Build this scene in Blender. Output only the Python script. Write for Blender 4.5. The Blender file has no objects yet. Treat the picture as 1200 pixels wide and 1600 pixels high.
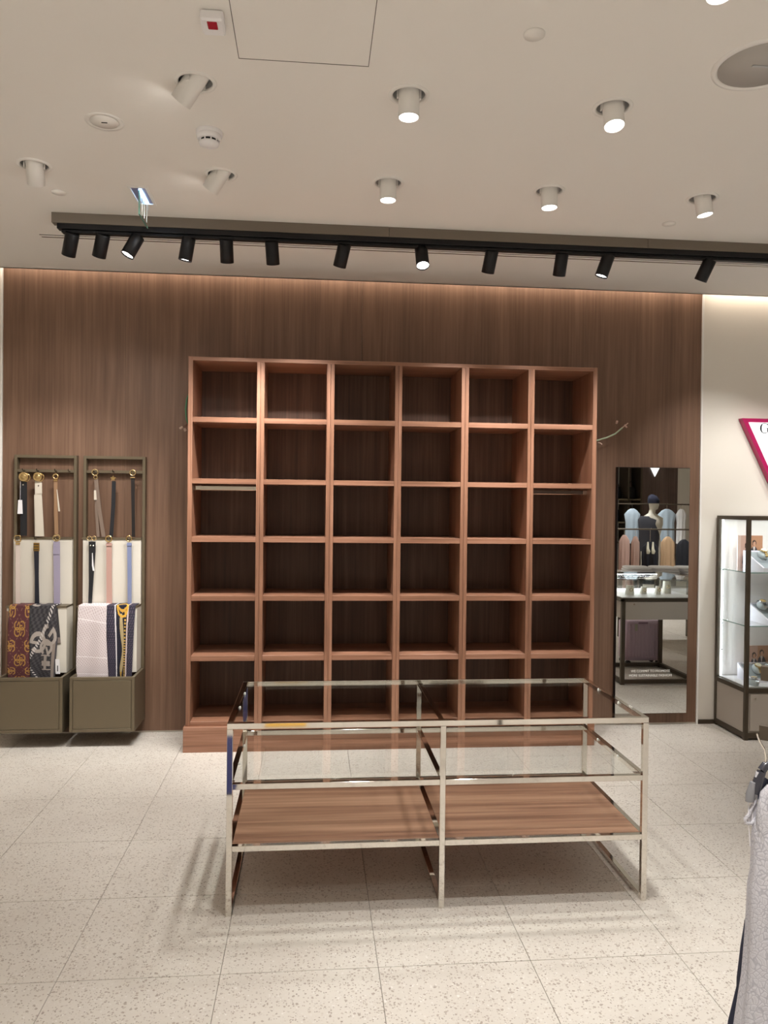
import bpy, math, random
from mathutils import Vector, Matrix
random.seed(7)
S = bpy.context.scene
COL = S.collection

# ------------------------------------------------------------------ camera
F, PITCH, ROLL, YAW, H = 1204.84, -0.0118, -0.01116, -0.09275, 1.65
_fw = Vector((-math.sin(YAW) * math.cos(PITCH), math.cos(YAW) * math.cos(PITCH), math.sin(PITCH)))
_rt = Vector((math.cos(YAW), math.sin(YAW), 0)); _up = _rt.cross(_fw)
_r2 = math.cos(ROLL) * _rt - math.sin(ROLL) * _up
_u2 = math.sin(ROLL) * _rt + math.cos(ROLL) * _up
EYE = Vector((0, 0, H))
cam = bpy.data.cameras.new('camera'); cam_o = bpy.data.objects.new('camera', cam); COL.objects.link(cam_o)
cam.sensor_fit = 'VERTICAL'; cam.sensor_height = 36; cam.lens = F / 1600 * 36; cam.clip_start = 0.02
cam_o.matrix_world = Matrix((( _r2.x, _u2.x, -_fw.x, EYE.x), (_r2.y, _u2.y, -_fw.y, EYE.y), (_r2.z, _u2.z, -_fw.z, EYE.z), (0, 0, 0, 1)))
S.camera = cam_o

def at(px, py, Y=None, Z=None):
    """point of the room seen at a photo pixel, at depth plane y=Y or height z=Z"""
    d = _fw + (px - 600) / F * _r2 - (py - 800) / F * _u2
    t = Y / d.y if Y is not None else (Z - H) / d.z
    return EYE + t * d

# ------------------------------------------------------------------ world, exposure
w = bpy.data.worlds.new('world'); S.world = w; w.use_nodes = True
w.node_tree.nodes['Background'].inputs[0].default_value = (1.0, 0.93, 0.85, 1)
w.node_tree.nodes['Background'].inputs[1].default_value = 1.0
vs = S.view_settings
vs.view_transform = 'Standard'; vs.look = 'None'; vs.gamma = 1; vs.exposure = 0.47; vs.use_curve_mapping = False
DOWN_W, TRACK_W, COVE_W = 45.0, 68.0, 5.5
WARM = (1.0, 0.84, 0.68)
NEUT = (1.0, 0.975, 0.94)

# ------------------------------------------------------------------ room numbers (metres)
ZC, YW, YE = 3.223, 5.595, 5.495        # ceiling, wood wall face, ceiling edge in front of the cove
XL, XR, YF = -5.5, 8.2, -4.2            # the shop around
TILE, TX0, TY0 = 0.5531, -1.4097, 2.7094

def lamp(name, kind, loc, energy, color, direction=None, **kw):
    d = bpy.data.lights.new(name, kind); d.energy = energy; d.color = color
    for k, v in kw.items(): setattr(d, k, v)
    o = bpy.data.objects.new(name, d); COL.objects.link(o); o.location = loc
    if direction is not None:
        o.rotation_euler = Vector(direction).to_track_quat('-Z', 'Y').to_euler()
    return o
# warm LED strip hidden in the ceiling cove, washing the wall top
for x0, x1 in ((-5.4, -2.2), (-2.15, 2.9), (2.95, 8.1)):
    lamp('cove_light', 'AREA', ((x0 + x1) / 2, 5.53, 3.30), COVE_W * (x1 - x0) / 5, WARM, (0, .5, -.85), shape='RECTANGLE', size=x1 - x0, size_y=.02)

# ------------------------------------------------------------------ materials
def lin(c):
    if isinstance(c, str):
        c = [int(c[i:i + 2], 16) / 255 for i in (0, 2, 4)]
    return tuple(x / 12.92 if x <= .04045 else ((x + .055) / 1.055) ** 2.4 for x in c)
MATS = {}
def mat(name, color='808080', rough=.5, metal=0.0, emit=0, **kw):
    if name in MATS: return MATS[name]
    m = bpy.data.materials.new(name); m.use_nodes = True; MATS[name] = m
    b = m.node_tree.nodes['Principled BSDF']
    c = lin(color) if isinstance(color, str) else color
    b.inputs['Base Color'].default_value = (*c, 1)
    b.inputs['Roughness'].default_value = rough; b.inputs['Metallic'].default_value = metal
    if emit:
        b.inputs['Emission Color'].default_value = (*c, 1); b.inputs['Emission Strength'].default_value = emit
    for k, v in kw.items(): b.inputs[k].default_value = v
    return m
def N(m, t): return m.node_tree.nodes.new(t)
def L(m, a, b): m.node_tree.links.new(a, b)
def ramp(m, stops):
    r = N(m, 'ShaderNodeValToRGB'); e = r.color_ramp.elements
    e[0].position, e[0].color = stops[0][0], (*lin(stops[0][1]), 1)
    e[1].position, e[1].color = stops[-1][0], (*lin(stops[-1][1]), 1)
    for p, c in stops[1:-1]:
        x = e.new(p); x.color = (*lin(c), 1)
    return r
def wood(name, stops, axis, rough=.45, fine=70, seed=0.0):
    m = mat(name, rough=rough); b = m.node_tree.nodes['Principled BSDF']
    tc = N(m, 'ShaderNodeTexCoord'); mp = N(m, 'ShaderNodeMapping'); L(m, tc.outputs['Object'], mp.inputs[0])
    sc = [1, 1, 1]; sc['xyz'.index(axis)] = .02
    mp.inputs['Scale'].default_value = sc; mp.inputs['Location'].default_value = (seed, seed * 1.7, seed * .6)
    n1 = N(m, 'ShaderNodeTexNoise'); n1.inputs['Scale'].default_value = fine; n1.inputs['Detail'].default_value = 4; n1.inputs['Roughness'].default_value = .6
    mp2 = N(m, 'ShaderNodeMapping'); sc2 = [1, 1, 1]; sc2['xyz'.index(axis)] = .09
    mp2.inputs['Scale'].default_value = sc2; mp2.inputs['Location'].default_value = (seed + 3, seed, 2)
    L(m, tc.outputs['Object'], mp2.inputs[0])
    n2 = N(m, 'ShaderNodeTexNoise'); n2.inputs['Scale'].default_value = 9; n2.inputs['Detail'].default_value = 3; n2.inputs['Distortion'].default_value = .6
    L(m, mp.outputs[0], n1.inputs['Vector']); L(m, mp2.outputs[0], n2.inputs['Vector'])
    mx = N(m, 'ShaderNodeMix'); mx.data_type = 'FLOAT'; mx.inputs[0].default_value = .45
    L(m, n1.outputs['Fac'], mx.inputs[2]); L(m, n2.outputs['Fac'], mx.inputs[3])
    r = ramp(m, stops); L(m, mx.outputs[0], r.inputs[0]); L(m, r.outputs[0], b.inputs['Base Color'])
    bp = N(m, 'ShaderNodeBump'); bp.inputs['Strength'].default_value = .08; bp.inputs['Distance'].default_value = .002
    L(m, n1.outputs['Fac'], bp.inputs['Height']); L(m, bp.outputs[0], b.inputs['Normal'])
    return m
WALLWOOD = wood('walnut_wall', [(.30, '5c4434'), (.47, '6f5341'), (.56, '785b48'), (.70, '866854')], 'z', .5, 75)
SHELFWOOD = wood('walnut_shelf', [(.33, '6f4c3a'), (.5, '90664f'), (.66, 'a97d67')], 'z', .42, 80, 5)
SHELFWOODX = wood('walnut_shelf_level', [(.33, '6f4c3a'), (.5, '90664f'), (.66, 'a97d67')], 'x', .42, 80, 8)
BOARDWOOD = wood('walnut_board', [(.30, '6e4c3c'), (.45, '8d6753'), (.56, 'a37d66'), (.68, 'b48d76')], 'x', .4, 45, 2)
BACKWOOD = wood('walnut_back', [(.33, '432c20'), (.5, '5a3e2e'), (.66, '705341')], 'z', .5, 60, 11)
CEIL = mat('ceiling_paint', 'efebe5', .9)
CREAM = mat('cream_paint', 'e6e0d6', .8)
WHITE = mat('white_enamel', 'eeebe6', .5)
BRONZE = mat('bronze_metal', '766b58', .42, .55)
BRONZED = mat('dark_bronze', '544a3e', .45, .5)
BLACK = mat('black_metal', '141417', .45, .3)
CHROME = mat('polished_chrome', 'dfdbd4', .05, 1.0)
GOLD = mat('gold_metal', 'dcc08a', .22, 1.0)
GREY = mat('grey_can', 'b5b5b5', .5, .1)
DARK = mat('dark_void', '101010', .9)
SLOT = mat('slot_dark', '332f2b', .8)
LENS = mat('lit_lens', (1, .97, .92), .3, emit=14)
LENSOFF = mat('dim_lens', (.8, .8, .8), .2)
MIRROR = mat('mirror_glass', (.86, .88, .87), .0, 1.0)
PLASTIC = mat('white_plastic', 'f1eff0', .4)
REDL = mat('red_lens', 'a80f2c', .25)
LEDB = mat('blue_white_led', (.45, .72, 1.0), .3, emit=9)
CASELED = mat('case_led', (.85, .93, 1.0), .3, emit=5)
GREYPANEL = mat('warm_grey_panel', 'b3aaa0', .6)
NAVY = mat('navy_cloth', '1d2136', .9)

def glass(name, tint=(.97, .985, .975), base=.045):
    m = bpy.data.materials.new(name); m.use_nodes = True; nt = m.node_tree; nt.nodes.clear(); MATS[name] = m
    o = N(m, 'ShaderNodeOutputMaterial'); mx = N(m, 'ShaderNodeMixShader')
    t = N(m, 'ShaderNodeBsdfTransparent'); t.inputs[0].default_value = (*tint, 1)
    g = N(m, 'ShaderNodeBsdfGlossy'); g.inputs['Roughness'].default_value = .0; g.inputs[0].default_value = (1, 1, 1, 1)
    lw = N(m, 'ShaderNodeLayerWeight'); lw.inputs[0].default_value = .5
    pw = N(m, 'ShaderNodeMath'); pw.operation = 'POWER'; pw.inputs[1].default_value = 5; L(m, lw.outputs['Facing'], pw.inputs[0])
    mu = N(m, 'ShaderNodeMath'); mu.operation = 'MULTIPLY_ADD'; mu.inputs[1].default_value = .95; mu.inputs[2].default_value = base; mu.use_clamp = True
    L(m, pw.outputs[0], mu.inputs[0]); L(m, mu.outputs[0], mx.inputs[0]); L(m, t.outputs[0], mx.inputs[1]); L(m, g.outputs[0], mx.inputs[2]); L(m, mx.outputs[0], o.inputs[0])
    return m
GLASS = glass('clear_glass')
GLASSE = mat('glass_edge', '7fb5a5', .15, 0, **{'Transmission Weight': .5})

# terrazzo
TERR = mat('terrazzo', rough=.38)
def _terr():
    m = TERR; b = m.node_tree.nodes['Principled BSDF']
    g = N(m, 'ShaderNodeNewGeometry')
    mp = N(m, 'ShaderNodeMapping'); L(m, g.outputs['Position'], mp.inputs[0]); mp.inputs['Scale'].default_value = (1, 1, 1)
    dn = N(m, 'ShaderNodeTexNoise'); dn.inputs['Scale'].default_value = 60
    L(m, mp.outputs[0], dn.inputs['Vector'])
    ad = N(m, 'ShaderNodeVectorMath'); ad.operation = 'MULTIPLY_ADD'; ad.inputs[1].default_value = (.012, .012, 0)
    L(m, dn.outputs['Color'], ad.inputs[0]); L(m, mp.outputs[0], ad.inputs[2])
    def chips(scale, lo, hi, cols):
        v = N(m, 'ShaderNodeTexVoronoi'); v.inputs['Scale'].default_value = scale; L(m, ad.outputs[0], v.inputs['Vector'])
        sp = N(m, 'ShaderNodeSeparateColor'); L(m, v.outputs['Color'], sp.inputs[0])
        # chip radius varies with the cell, most cells are empty
        mr = N(m, 'ShaderNodeMapRange'); mr.inputs[1].default_value = lo; mr.inputs[2].default_value = 1; mr.inputs[3].default_value = 0; mr.inputs[4].default_value = hi
        L(m, sp.outputs[0], mr.inputs[0])
        lt = N(m, 'ShaderNodeMath'); lt.operation = 'LESS_THAN'; L(m, v.outputs['Distance'], lt.inputs[0]); L(m, mr.outputs[0], lt.inputs[1])
        r = ramp(m, cols); L(m, sp.outputs[1], r.inputs[0])
        return lt.outputs[0], r.outputs[0]
    base = N(m, 'ShaderNodeTexNoise'); base.inputs['Scale'].default_value = 3; L(m, g.outputs['Position'], base.inputs['Vector'])
    rb = ramp(m, [(.3, 'cbc4bb'), (.7, 'd3cdc4')]); L(m, base.outputs[0], rb.inputs[0])
    c = rb.outputs[0]
    for sc, lo, hi, cols in ((110, .40, .5, [(0, 'c3bab0'), (1, 'dedad4')]), (75, .30, .44, [(0, 'a1978d'), (.5, 'ada298'), (1, 'c0b7ad')]), (130, .38, .46, [(0, '91867c'), (1, 'b5aba0')])):
        f, col = chips(sc, lo, hi, cols)
        mx = N(m, 'ShaderNodeMix'); mx.data_type = 'RGBA'; L(m, f, mx.inputs[0]); L(m, c, mx.inputs[6]); L(m, col, mx.inputs[7]); c = mx.outputs[2]
    L(m, c, b.inputs['Base Color'])
_terr()

PRINT = {}
def print_mat(name, rough=.85):
    m = mat(name, rough=rough); a = N(m, 'ShaderNodeAttribute'); a.attribute_name = 'print'
    L(m, a.outputs['Color'], m.node_tree.nodes['Principled BSDF'].inputs['Base Color']); return m
CLOTHPRINT = print_mat('printed_cloth'); CARDPRINT = print_mat('printed_card', .35)

# ------------------------------------------------------------------ mesh helpers
class MB:
    def __init__(s): s.v, s.f, s.sm = [], [], []
    def add(s, vs, fs, smooth=False):
        b = len(s.v); s.v += [tuple(v) for v in vs]; s.f += [tuple(b + i for i in f) for f in fs]; s.sm += [smooth] * len(fs); return s
    def box(s, x0, x1, y0, y1, z0, z1, bev=0):
        if bev:
            # chamfered in all edges: 24 vertices
            e = bev; X, Y, Z = (x0, x1), (y0, y1), (z0, z1); vs = []; idx = {}
            for i in (0, 1):
                for j in (0, 1):
                    for k in (0, 1):
                        sx, sy, sz = (1 - 2 * i) * e, (1 - 2 * j) * e, (1 - 2 * k) * e
                        for a in range(3):
                            p = [X[i] + sx, Y[j] + sy, Z[k] + sz]; p[a] = (X[i], Y[j], Z[k])[a]
                            idx[i, j, k, a] = len(vs); vs.append(p)
            fs = []
            for a in range(3):
                b_, c_ = (a + 1) % 3, (a + 2) % 3
                for s_ in (0, 1):
                    q = []
                    for (m_, n_) in ((0, 0), (1, 0), (1, 1), (0, 1)):
                        t = [0, 0, 0]; t[a] = s_; t[b_] = m_; t[c_] = n_; q.append(idx[(*t, a)])
                    fs.append(q if s_ else q[::-1])
                for m_ in (0, 1):
                    for n_ in (0, 1):
                        t0 = [0, 0, 0]; t0[b_] = m_; t0[c_] = n_; t1 = list(t0); t1[a] = 1
                        fs.append([idx[(*t0, b_)], idx[(*t1, b_)], idx[(*t1, c_)], idx[(*t0, c_)]])
            for i in (0, 1):
                for j in (0, 1):
                    for k in (0, 1): fs.append([idx[i, j, k, a] for a in range(3)])
            return s.add(vs, fs)
        vs = [(x, y, z) for z in (z0, z1) for (x, y) in ((x0, y0), (x1, y0), (x1, y1), (x0, y1))]
        return s.add(vs, [(3, 2, 1, 0), (4, 5, 6, 7), (0, 1, 5, 4), (1, 2, 6, 5), (2, 3, 7, 6), (3, 0, 4, 7)])
    def cyl(s, a, b, r0, r1=None, n=20, cap=(True, True), smooth=True):
        a, b = Vector(a), Vector(b); r1 = r0 if r1 is None else r1
        q = (b - a).to_track_quat('Z', 'Y'); ux, uy = q @ Vector((1, 0, 0)), q @ Vector((0, 1, 0))
        ring = lambda c, r: [c + r * (math.cos(2 * math.pi * i / n) * ux + math.sin(2 * math.pi * i / n) * uy) for i in range(n)]
        s.add(ring(a, r0) + ring(b, r1), [(i, (i + 1) % n, n + (i + 1) % n, n + i) for i in range(n)], smooth)
        if cap[0]: s.add(ring(a, r0), [tuple(range(n))[::-1]])
        if cap[1]: s.add(ring(b, r1), [tuple(range(n))])
        return s
    def tube(s, pts, r, n=10, closed=False):
        pts = [Vector(p) for p in pts]; m = len(pts); vs = []
        up = Vector((0, 0, 1)); prev = None
        for i, p in enumerate(pts):
            if closed: t = pts[(i + 1) % m] - pts[i - 1]
            else: t = pts[min(i + 1, m - 1)] - pts[max(i - 1, 0)]
            t.normalize()
            if prev is None:
                a = t.orthogonal().normalized()
            else:
                a = (prev - prev.dot(t) * t)
                a = a.normalized() if a.length > 1e-6 else t.orthogonal().normalized()
            prev = a; b = t.cross(a); rr = r[i] if isinstance(r, (list, tuple)) else r
            vs += [p + rr * (math.cos(2 * math.pi * k / n) * a + math.sin(2 * math.pi * k / n) * b) for k in range(n)]
        fs = []
        for i in range(m if closed else m - 1):
            j = (i + 1) % m
            fs += [(i * n + k, i * n + (k + 1) % n, j * n + (k + 1) % n, j * n + k) for k in range(n)]
        s.add(vs, fs, True)
        if not closed:
            s.add(vs[:n], [tuple(range(n))[::-1]]); s.add(vs[-n:], [tuple(range(n))])
        return s
    def lathe(s, prof, c=(0, 0, 0), n=32, smooth=True, axis=None):
        """profile of (r, z) around the vertical axis through c"""
        c = Vector(c); q = Vector(axis).to_track_quat('Z', 'Y') if axis else None; vs = []
        for r, z in prof:
            for k in range(n):
                p = Vector((r * math.cos(2 * math.pi * k / n), r * math.sin(2 * math.pi * k / n), z))
                vs.append(c + (q @ p if q else p))
        fs = [(i * n + k, i * n + (k + 1) % n, (i + 1) * n + (k + 1) % n, (i + 1) * n + k) for i in range(len(prof) - 1) for k in range(n)]
        return s.add(vs, fs, smooth)
    def loft(s, secs, n=40, ang=0.0, ripple=0.0, nr=7, cap=True, power=1.0):
        """sections (cx, cy, z, rx, ry), turned by ang about z"""
        ca, sa = math.cos(ang), math.sin(ang); vs = []
        for i, (cx, cy, z, rx, ry) in enumerate(secs):
            t = i / max(1, len(secs) - 1)
            for k in range(n):
                a = 2 * math.pi * k / n; co, si = math.cos(a), math.sin(a)
                co = math.copysign(abs(co) ** power, co); si = math.copysign(abs(si) ** power, si)
                m_ = 1 + ripple * t * math.sin(nr * a + 1.3 * math.sin(3 * t))
                x, y = rx * co * (1 + .15 * (m_ - 1)), ry * si * m_
                vs.append((cx + x * ca - y * sa, cy + x * sa + y * ca, z))
        fs = [(i * n + k, i * n + (k + 1) % n, (i + 1) * n + (k + 1) % n, (i + 1) * n + k) for i in range(len(secs) - 1) for k in range(n)]
        s.add(vs, fs, True)
        if cap:
            s.add(vs[:n], [tuple(range(n))]); s.add(vs[-n:], [tuple(range(n))])
        return s
    def prism(s, poly, y0, y1):
        """polygon of (x, z) extruded in y"""
        n = len(poly); vs = [(x, y0, z) for x, z in poly] + [(x, y1, z) for x, z in poly]
        return s.add(vs, [tuple(range(n)), tuple(range(2 * n - 1, n - 1, -1))] + [(i, i + n, (i + 1) % n + n, (i + 1) % n) for i in range(n)])
    def strip(s, pts, width, thick=.003):
        """strap: a chain of points, width along x, thickness along y"""
        for (a, wa), (b, wb) in zip(zip(pts, width), list(zip(pts, width))[1:]):
            a, b = Vector(a), Vector(b); t = thick / 2
            vs = [(a.x - wa / 2, a.y - t, a.z), (a.x + wa / 2, a.y - t, a.z), (a.x + wa / 2, a.y + t, a.z), (a.x - wa / 2, a.y + t, a.z),
                  (b.x - wb / 2, b.y - t, b.z), (b.x + wb / 2, b.y - t, b.z), (b.x + wb / 2, b.y + t, b.z), (b.x - wb / 2, b.y + t, b.z)]
            s.add(vs, [(0, 1, 2, 3), (7, 6, 5, 4), (0, 4, 5, 1), (1, 5, 6, 2), (2, 6, 7, 3), (3, 7, 4, 0)])
        return s
    def mesh(s, name, m):
        me = bpy.data.meshes.new(name); me.from_pydata(s.v, [], s.f)
        me.polygons.foreach_set('use_smooth', s.sm); me.materials.append(m); me.update(); return me
    def build(s, name, m, parent=None, **kw):
        o = bpy.data.objects.new(name, s.mesh(name, m)); COL.objects.link(o)
        if parent is not None:
            L_ = parent
            off = Vector(); 
            while L_ is not None: off += L_.location; L_ = L_.parent
            if kw.get('world', True): o.location = -off
            o.parent = parent
        return o
def tag(o, label, cat, group=None, kind=None):
    if label: o['label'] = label
    if cat: o['category'] = cat
    if group: o['group'] = group
    if kind: o['kind'] = kind
    return o
def thing(name, loc, label, cat, group=None):
    o = bpy.data.objects.new(name, None); COL.objects.link(o); o.location = loc; o.empty_display_size = .05
    return tag(o, label, cat, group)
def struct(o): o['kind'] = 'structure'; return o
def one(name, mb, m, label, cat, group=None):
    return tag(mb.build(name, m), label, cat, group)
def printed(name, nu, nv, P, C, m, parent=None, thick=0.0):
    """grid sheet with a print given as a colour function of (u, v)"""
    vs = [P(i / nu, j / nv) for j in range(nv + 1) for i in range(nu + 1)]
    fs = [(j * (nu + 1) + i, j * (nu + 1) + i + 1, (j + 1) * (nu + 1) + i + 1, (j + 1) * (nu + 1) + i) for j in range(nv) for i in range(nu)]
    b = MB().add(vs, fs, True); o = b.build(name, m, parent); me = o.data
    ca = me.color_attributes.new('print', 'FLOAT_COLOR', 'CORNER')
    cols = []
    for j in range(nv):
        for i in range(nu):
            c = C((i + .5) / nu, (j + .5) / nv); cols += [c[0], c[1], c[2], 1.0] * 4
    ca.data.foreach_set('color', cols)
    if thick:
        md = o.modifiers.new('thickness', 'SOLIDIFY'); md.thickness = thick; md.offset = 0
    return o
def ordinal(i): return ['first', 'second', 'third', 'fourth', 'fifth', 'sixth', 'seventh', 'eighth', 'ninth', 'tenth', 'eleventh', 'twelfth', 'thirteenth'][i]

# ================================================================== ROOM
fl = struct(MB().box(XL, XR, YF, 5.7, -.1, -.004).build('floor', mat('tile_joint', '6a6258', .8)))
tile_me = {}
def add_tile(i, j, x0, x1, y0, y1):
    key = (round(x1 - x0, 4), round(y1 - y0, 4))
    g = .0009
    if key not in tile_me:
        tile_me[key] = MB().box(g, key[0] - g, .0015, key[1] - .0015, -.02, 0, .001).mesh('floor_tile', TERR)
    o = bpy.data.objects.new('floor_tile', tile_me[key]); COL.objects.link(o); o.location = (x0, y0, 0); o.parent = fl
rest = MB()
i0, i1 = math.floor((XL - TX0) / TILE), math.ceil((XR - TX0) / TILE)
j0, j1 = math.floor((YF - TY0) / TILE), math.ceil((YW - TY0) / TILE)
for i in range(i0, i1):
    for j in range(j0, j1):
        x0, x1 = max(XL, TX0 + i * TILE), min(XR, TX0 + (i + 1) * TILE)
        y0, y1 = max(YF, TY0 + j * TILE), min(5.6, TY0 + (j + 1) * TILE)
        if y1 - y0 < .01 or x1 - x0 < .01: continue
        if -4 <= i <= 9 and j >= -2: add_tile(i, j, x0, x1, y0, y1)
        else: rest.box(x0 + .0015, x1 - .0015, y0 + .0015, y1 - .0015, -.02, 0)
r_ = rest.build('tile_field', TERR, fl); r_['kind'] = 'stuff'

# walls
wb = struct(MB().box(XL, XR, 5.6, 5.75, 0, 3.6).build('wall_back', CREAM))
seams = [-2.15, -1.32, -.49, .345, 1.18, 2.015, 2.915]
for a, b in zip(seams, seams[1:]):
    mb = MB().box(a + .0005, b - .0005, YW, 5.6, .012, 3.55)
    mb.build('wood_panel', WALLWOOD, wb)
struct(MB().box(2.916, 2.928, YW - .012, 5.6, 0, 3.5).build('trim_1', WHITE))
struct(MB().box(-2.164, -2.152, YW - .012, 5.6, 0, 3.5).build('trim_2', WHITE))
struct(MB().box(2.93, XR, YW - .012, 5.6, 0, .03).build('baseboard_back', BRONZED))
struct(MB().box(XL, -2.17, YW - .012, 5.6, 0, .03).build('baseboard_corner', BRONZED))
struct(MB().box(XR, XR + .15, YF, 5.7, 0, 3.6).build('wall_right', CREAM))
struct(MB().box(XL - .15, XL, YF, 5.7, 0, 3.6).build('wall_left', CREAM))
FARWOOD = mat('far_wall_wood', '6e5c54', .6)
wfr = struct(MB().box(XL, XR, YF - .15, YF, 0, 3.6).build('wall_front', CREAM))

# ceiling with its cut-outs
DLX = [-4.6, -3.78, -2.96, -2.14, -1.32, -.453, .355, 1.165, 1.966, 2.79, 3.61, 4.43, 5.25, 6.07, 6.9]
DLY = [3.79, 2.97] + [2.17 - .82 * k for k in range(8)]
downs = []
for k, y in enumerate(DLY):
    for i, x in enumerate(DLX):
        if not (XL + .3 < x < XR - .3 and y > YF + .4): continue
        downs.append((round(x, 4), round(y, 4), i, k))
skip = set()
HATCH = (-.277, .187, 2.33, 2.797)
SLOTR = (-1.633, 6.0, 4.772, 4.824)
vis = lambda x, y: (y > 2.0 and -1.5 < x < 2.1)
keep = []
for x, y, i, k in downs:
    # the rows in view follow the photograph, the others continue the grid
    if y > 2.9 and (x < -1.5 or x > 2.1): continue
    if y < 2.9 and HATCH[0] - .1 < x < HATCH[1] + .1 and HATCH[2] - .2 < y < HATCH[3] + .1: continue
    if 2.8 < y < 3.1 and (x < -.6 or x > 1.5): continue
    if y < 2.7 and (i % 3 or k % 2) and not (2.0 < y < 2.3 and 1 < x < 1.3): continue
    keep.append((x, y))
keep = [p for p in keep if not (1.95 < p[1] < 2.3 and not (-1.4 < p[0] < -1.2 or 1 < p[0] < 1.3))] + [(.355, 2.17)]
R_H = .064
HC = .1
xb = {XL, XR, *HATCH[:2], *SLOTR[:2]}; yb = {YF, YE, *HATCH[2:], *SLOTR[2:]}
for x, y in keep: xb |= {round(x - HC, 4), round(x + HC, 4)}; yb |= {round(y - HC, 4), round(y + HC, 4)}
xb, yb = sorted(xb), sorted(yb)
cb = MB()
holes = {(round(x - HC, 4), round(y - HC, 4)): (x, y) for x, y in keep}
def inside(r, x, y): return r[0] < x < r[1] and r[2] < y < r[3]
for ya, yb_ in zip(yb, yb[1:]):
    for xa, xb_ in zip(xb, xb[1:]):
        cx, cy = (xa + xb_) / 2, (ya + yb_) / 2
        if inside(HATCH, cx, cy) or inside(SLOTR, cx, cy): continue
        hole = next(((hx, hy) for hx, hy in keep if abs(cx - hx) < HC and abs(cy - hy) < HC), None)
        if hole:
            continue
        cb.add([(xa, ya, ZC), (xb_, ya, ZC), (xb_, yb_, ZC), (xa, yb_, ZC)], [(3, 2, 1, 0)])
for hx, hy in keep:
    n = 32; vs = []
    for q in range(n):
        a = 2 * math.pi * (q + .5) / n; c, s_ = math.cos(a), math.sin(a); m_ = HC / max(abs(c), abs(s_))
        vs += [(hx + R_H * c, hy + R_H * s_, ZC), (hx + m_ * c, hy + m_ * s_, ZC)]
    cb.add(vs, [(2 * q, 2 * q + 1, (2 * q + 3) % (2 * n), (2 * q + 2) % (2 * n)) for q in range(n)])
    for sx in (-1, 1):
        for sy in (-1, 1):   # corner bits
            a0 = [v for v in vs[1::2]]
            best = sorted(a0, key=lambda v: (v[0] - hx - sx * HC) ** 2 + (v[1] - hy - sy * HC) ** 2)[:2]
            cb.add([best[0], (hx + sx * HC, hy + sy * HC, ZC), best[1]], [(0, 1, 2)])
cb.box(XL, XR, YE - .02, YE, ZC, 3.26)            # lip of the cove
ceil = struct(cb.build('ceiling', CEIL))
struct(MB().box(XL, XR, YF, 5.7, 3.6, 3.7).build('ceiling_slab', CEIL))
# hatch and slot
MB().box(HATCH[0] + .0025, HATCH[1] - .0025, HATCH[2] + .004, HATCH[3] - .005, ZC - .0005, ZC + .002).build('access_hatch', CEIL, ceil)
MB().box(HATCH[0] - .02, HATCH[1] + .02, HATCH[2] - .02, HATCH[3] + .02, ZC + .006, ZC + .03).build('hatch_frame', mat('hatch_gap', '6e675f', .9), ceil)
MB().box(SLOTR[0], SLOTR[1], SLOTR[2] - .01, SLOTR[3] + .01, ZC + .008, ZC + .04).build('slot_channel', SLOT, ceil)
MB().box(SLOTR[0], SLOTR[1], 4.786, 4.810, ZC - .0005, ZC + .002).build('slot_blade', CEIL, ceil)

# ================================================================== DOWNLIGHTS
dl_meshes = dict(
    trim=MB().lathe([(.063, .004), (.063, -.003), (.066, -.006), (.077, -.004), (.079, .0)], n=40).mesh('trim_ring', WHITE),
    can=MB().lathe([(.0635, 0), (.0635, .1), (.0, .1)], n=32).mesh('recess_can', GREY),
    body=MB().lathe([(.0, .075), (.038, .075), (.0405, .072), (.0405, -.1), (.0375, -.1), (.0365, -.092)], n=36).mesh('lamp_body', WHITE),
    lens=MB().lathe([(.0, -.0925), (.0366, -.0925)], n=32).mesh('lens', LENS),
    lens_off=MB().lathe([(.0, -.0925), (.0366, -.0925)], n=32).mesh('lens', LENSOFF),
    yoke=MB().box(.042, .047, -.008, .008, -.035, .09).mesh('yoke_arm', WHITE))
def downlight(x, y, d, label, on=True, power=1.0, spot=1.25, group='recessed ceiling downlights'):
    t = thing('downlight', (x, y, ZC), label, 'downlight', group)
    d = Vector(d).normalized(); q = (-d).to_track_quat('Z', 'Y')
    # keep the yoke turned to the tilt
    for n, k in (('trim_ring', 'trim'), ('recess_can', 'can')):
        o = bpy.data.objects.new(n, dl_meshes[k]); COL.objects.link(o); o.parent = t
    b = bpy.data.objects.new('lamp_body', dl_meshes['body']); COL.objects.link(b); b.parent = t; b.rotation_euler = q.to_euler(); b.location = (0, 0, .012)
    l = bpy.data.objects.new('lens', dl_meshes['lens' if on else 'lens_off']); COL.objects.link(l); l.parent = b
    for s_ in (0, math.pi):
        yk = bpy.data.objects.new('yoke_arm', dl_meshes['yoke']); COL.objects.link(yk); yk.parent = t; yk.location = (0, 0, .02)
        yk.rotation_euler = (0, 0, s_ + (math.atan2(d.y, d.x) + math.pi / 2 if d.xy.length > .15 else 0))
    if on:
        lamp('downlight_beam', 'SPOT', Vector((x, y, ZC + .012)) + d * .104, DOWN_W * power, NEUT, d, spot_size=spot, spot_blend=.7, shadow_soft_size=.034)
    return t
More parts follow.
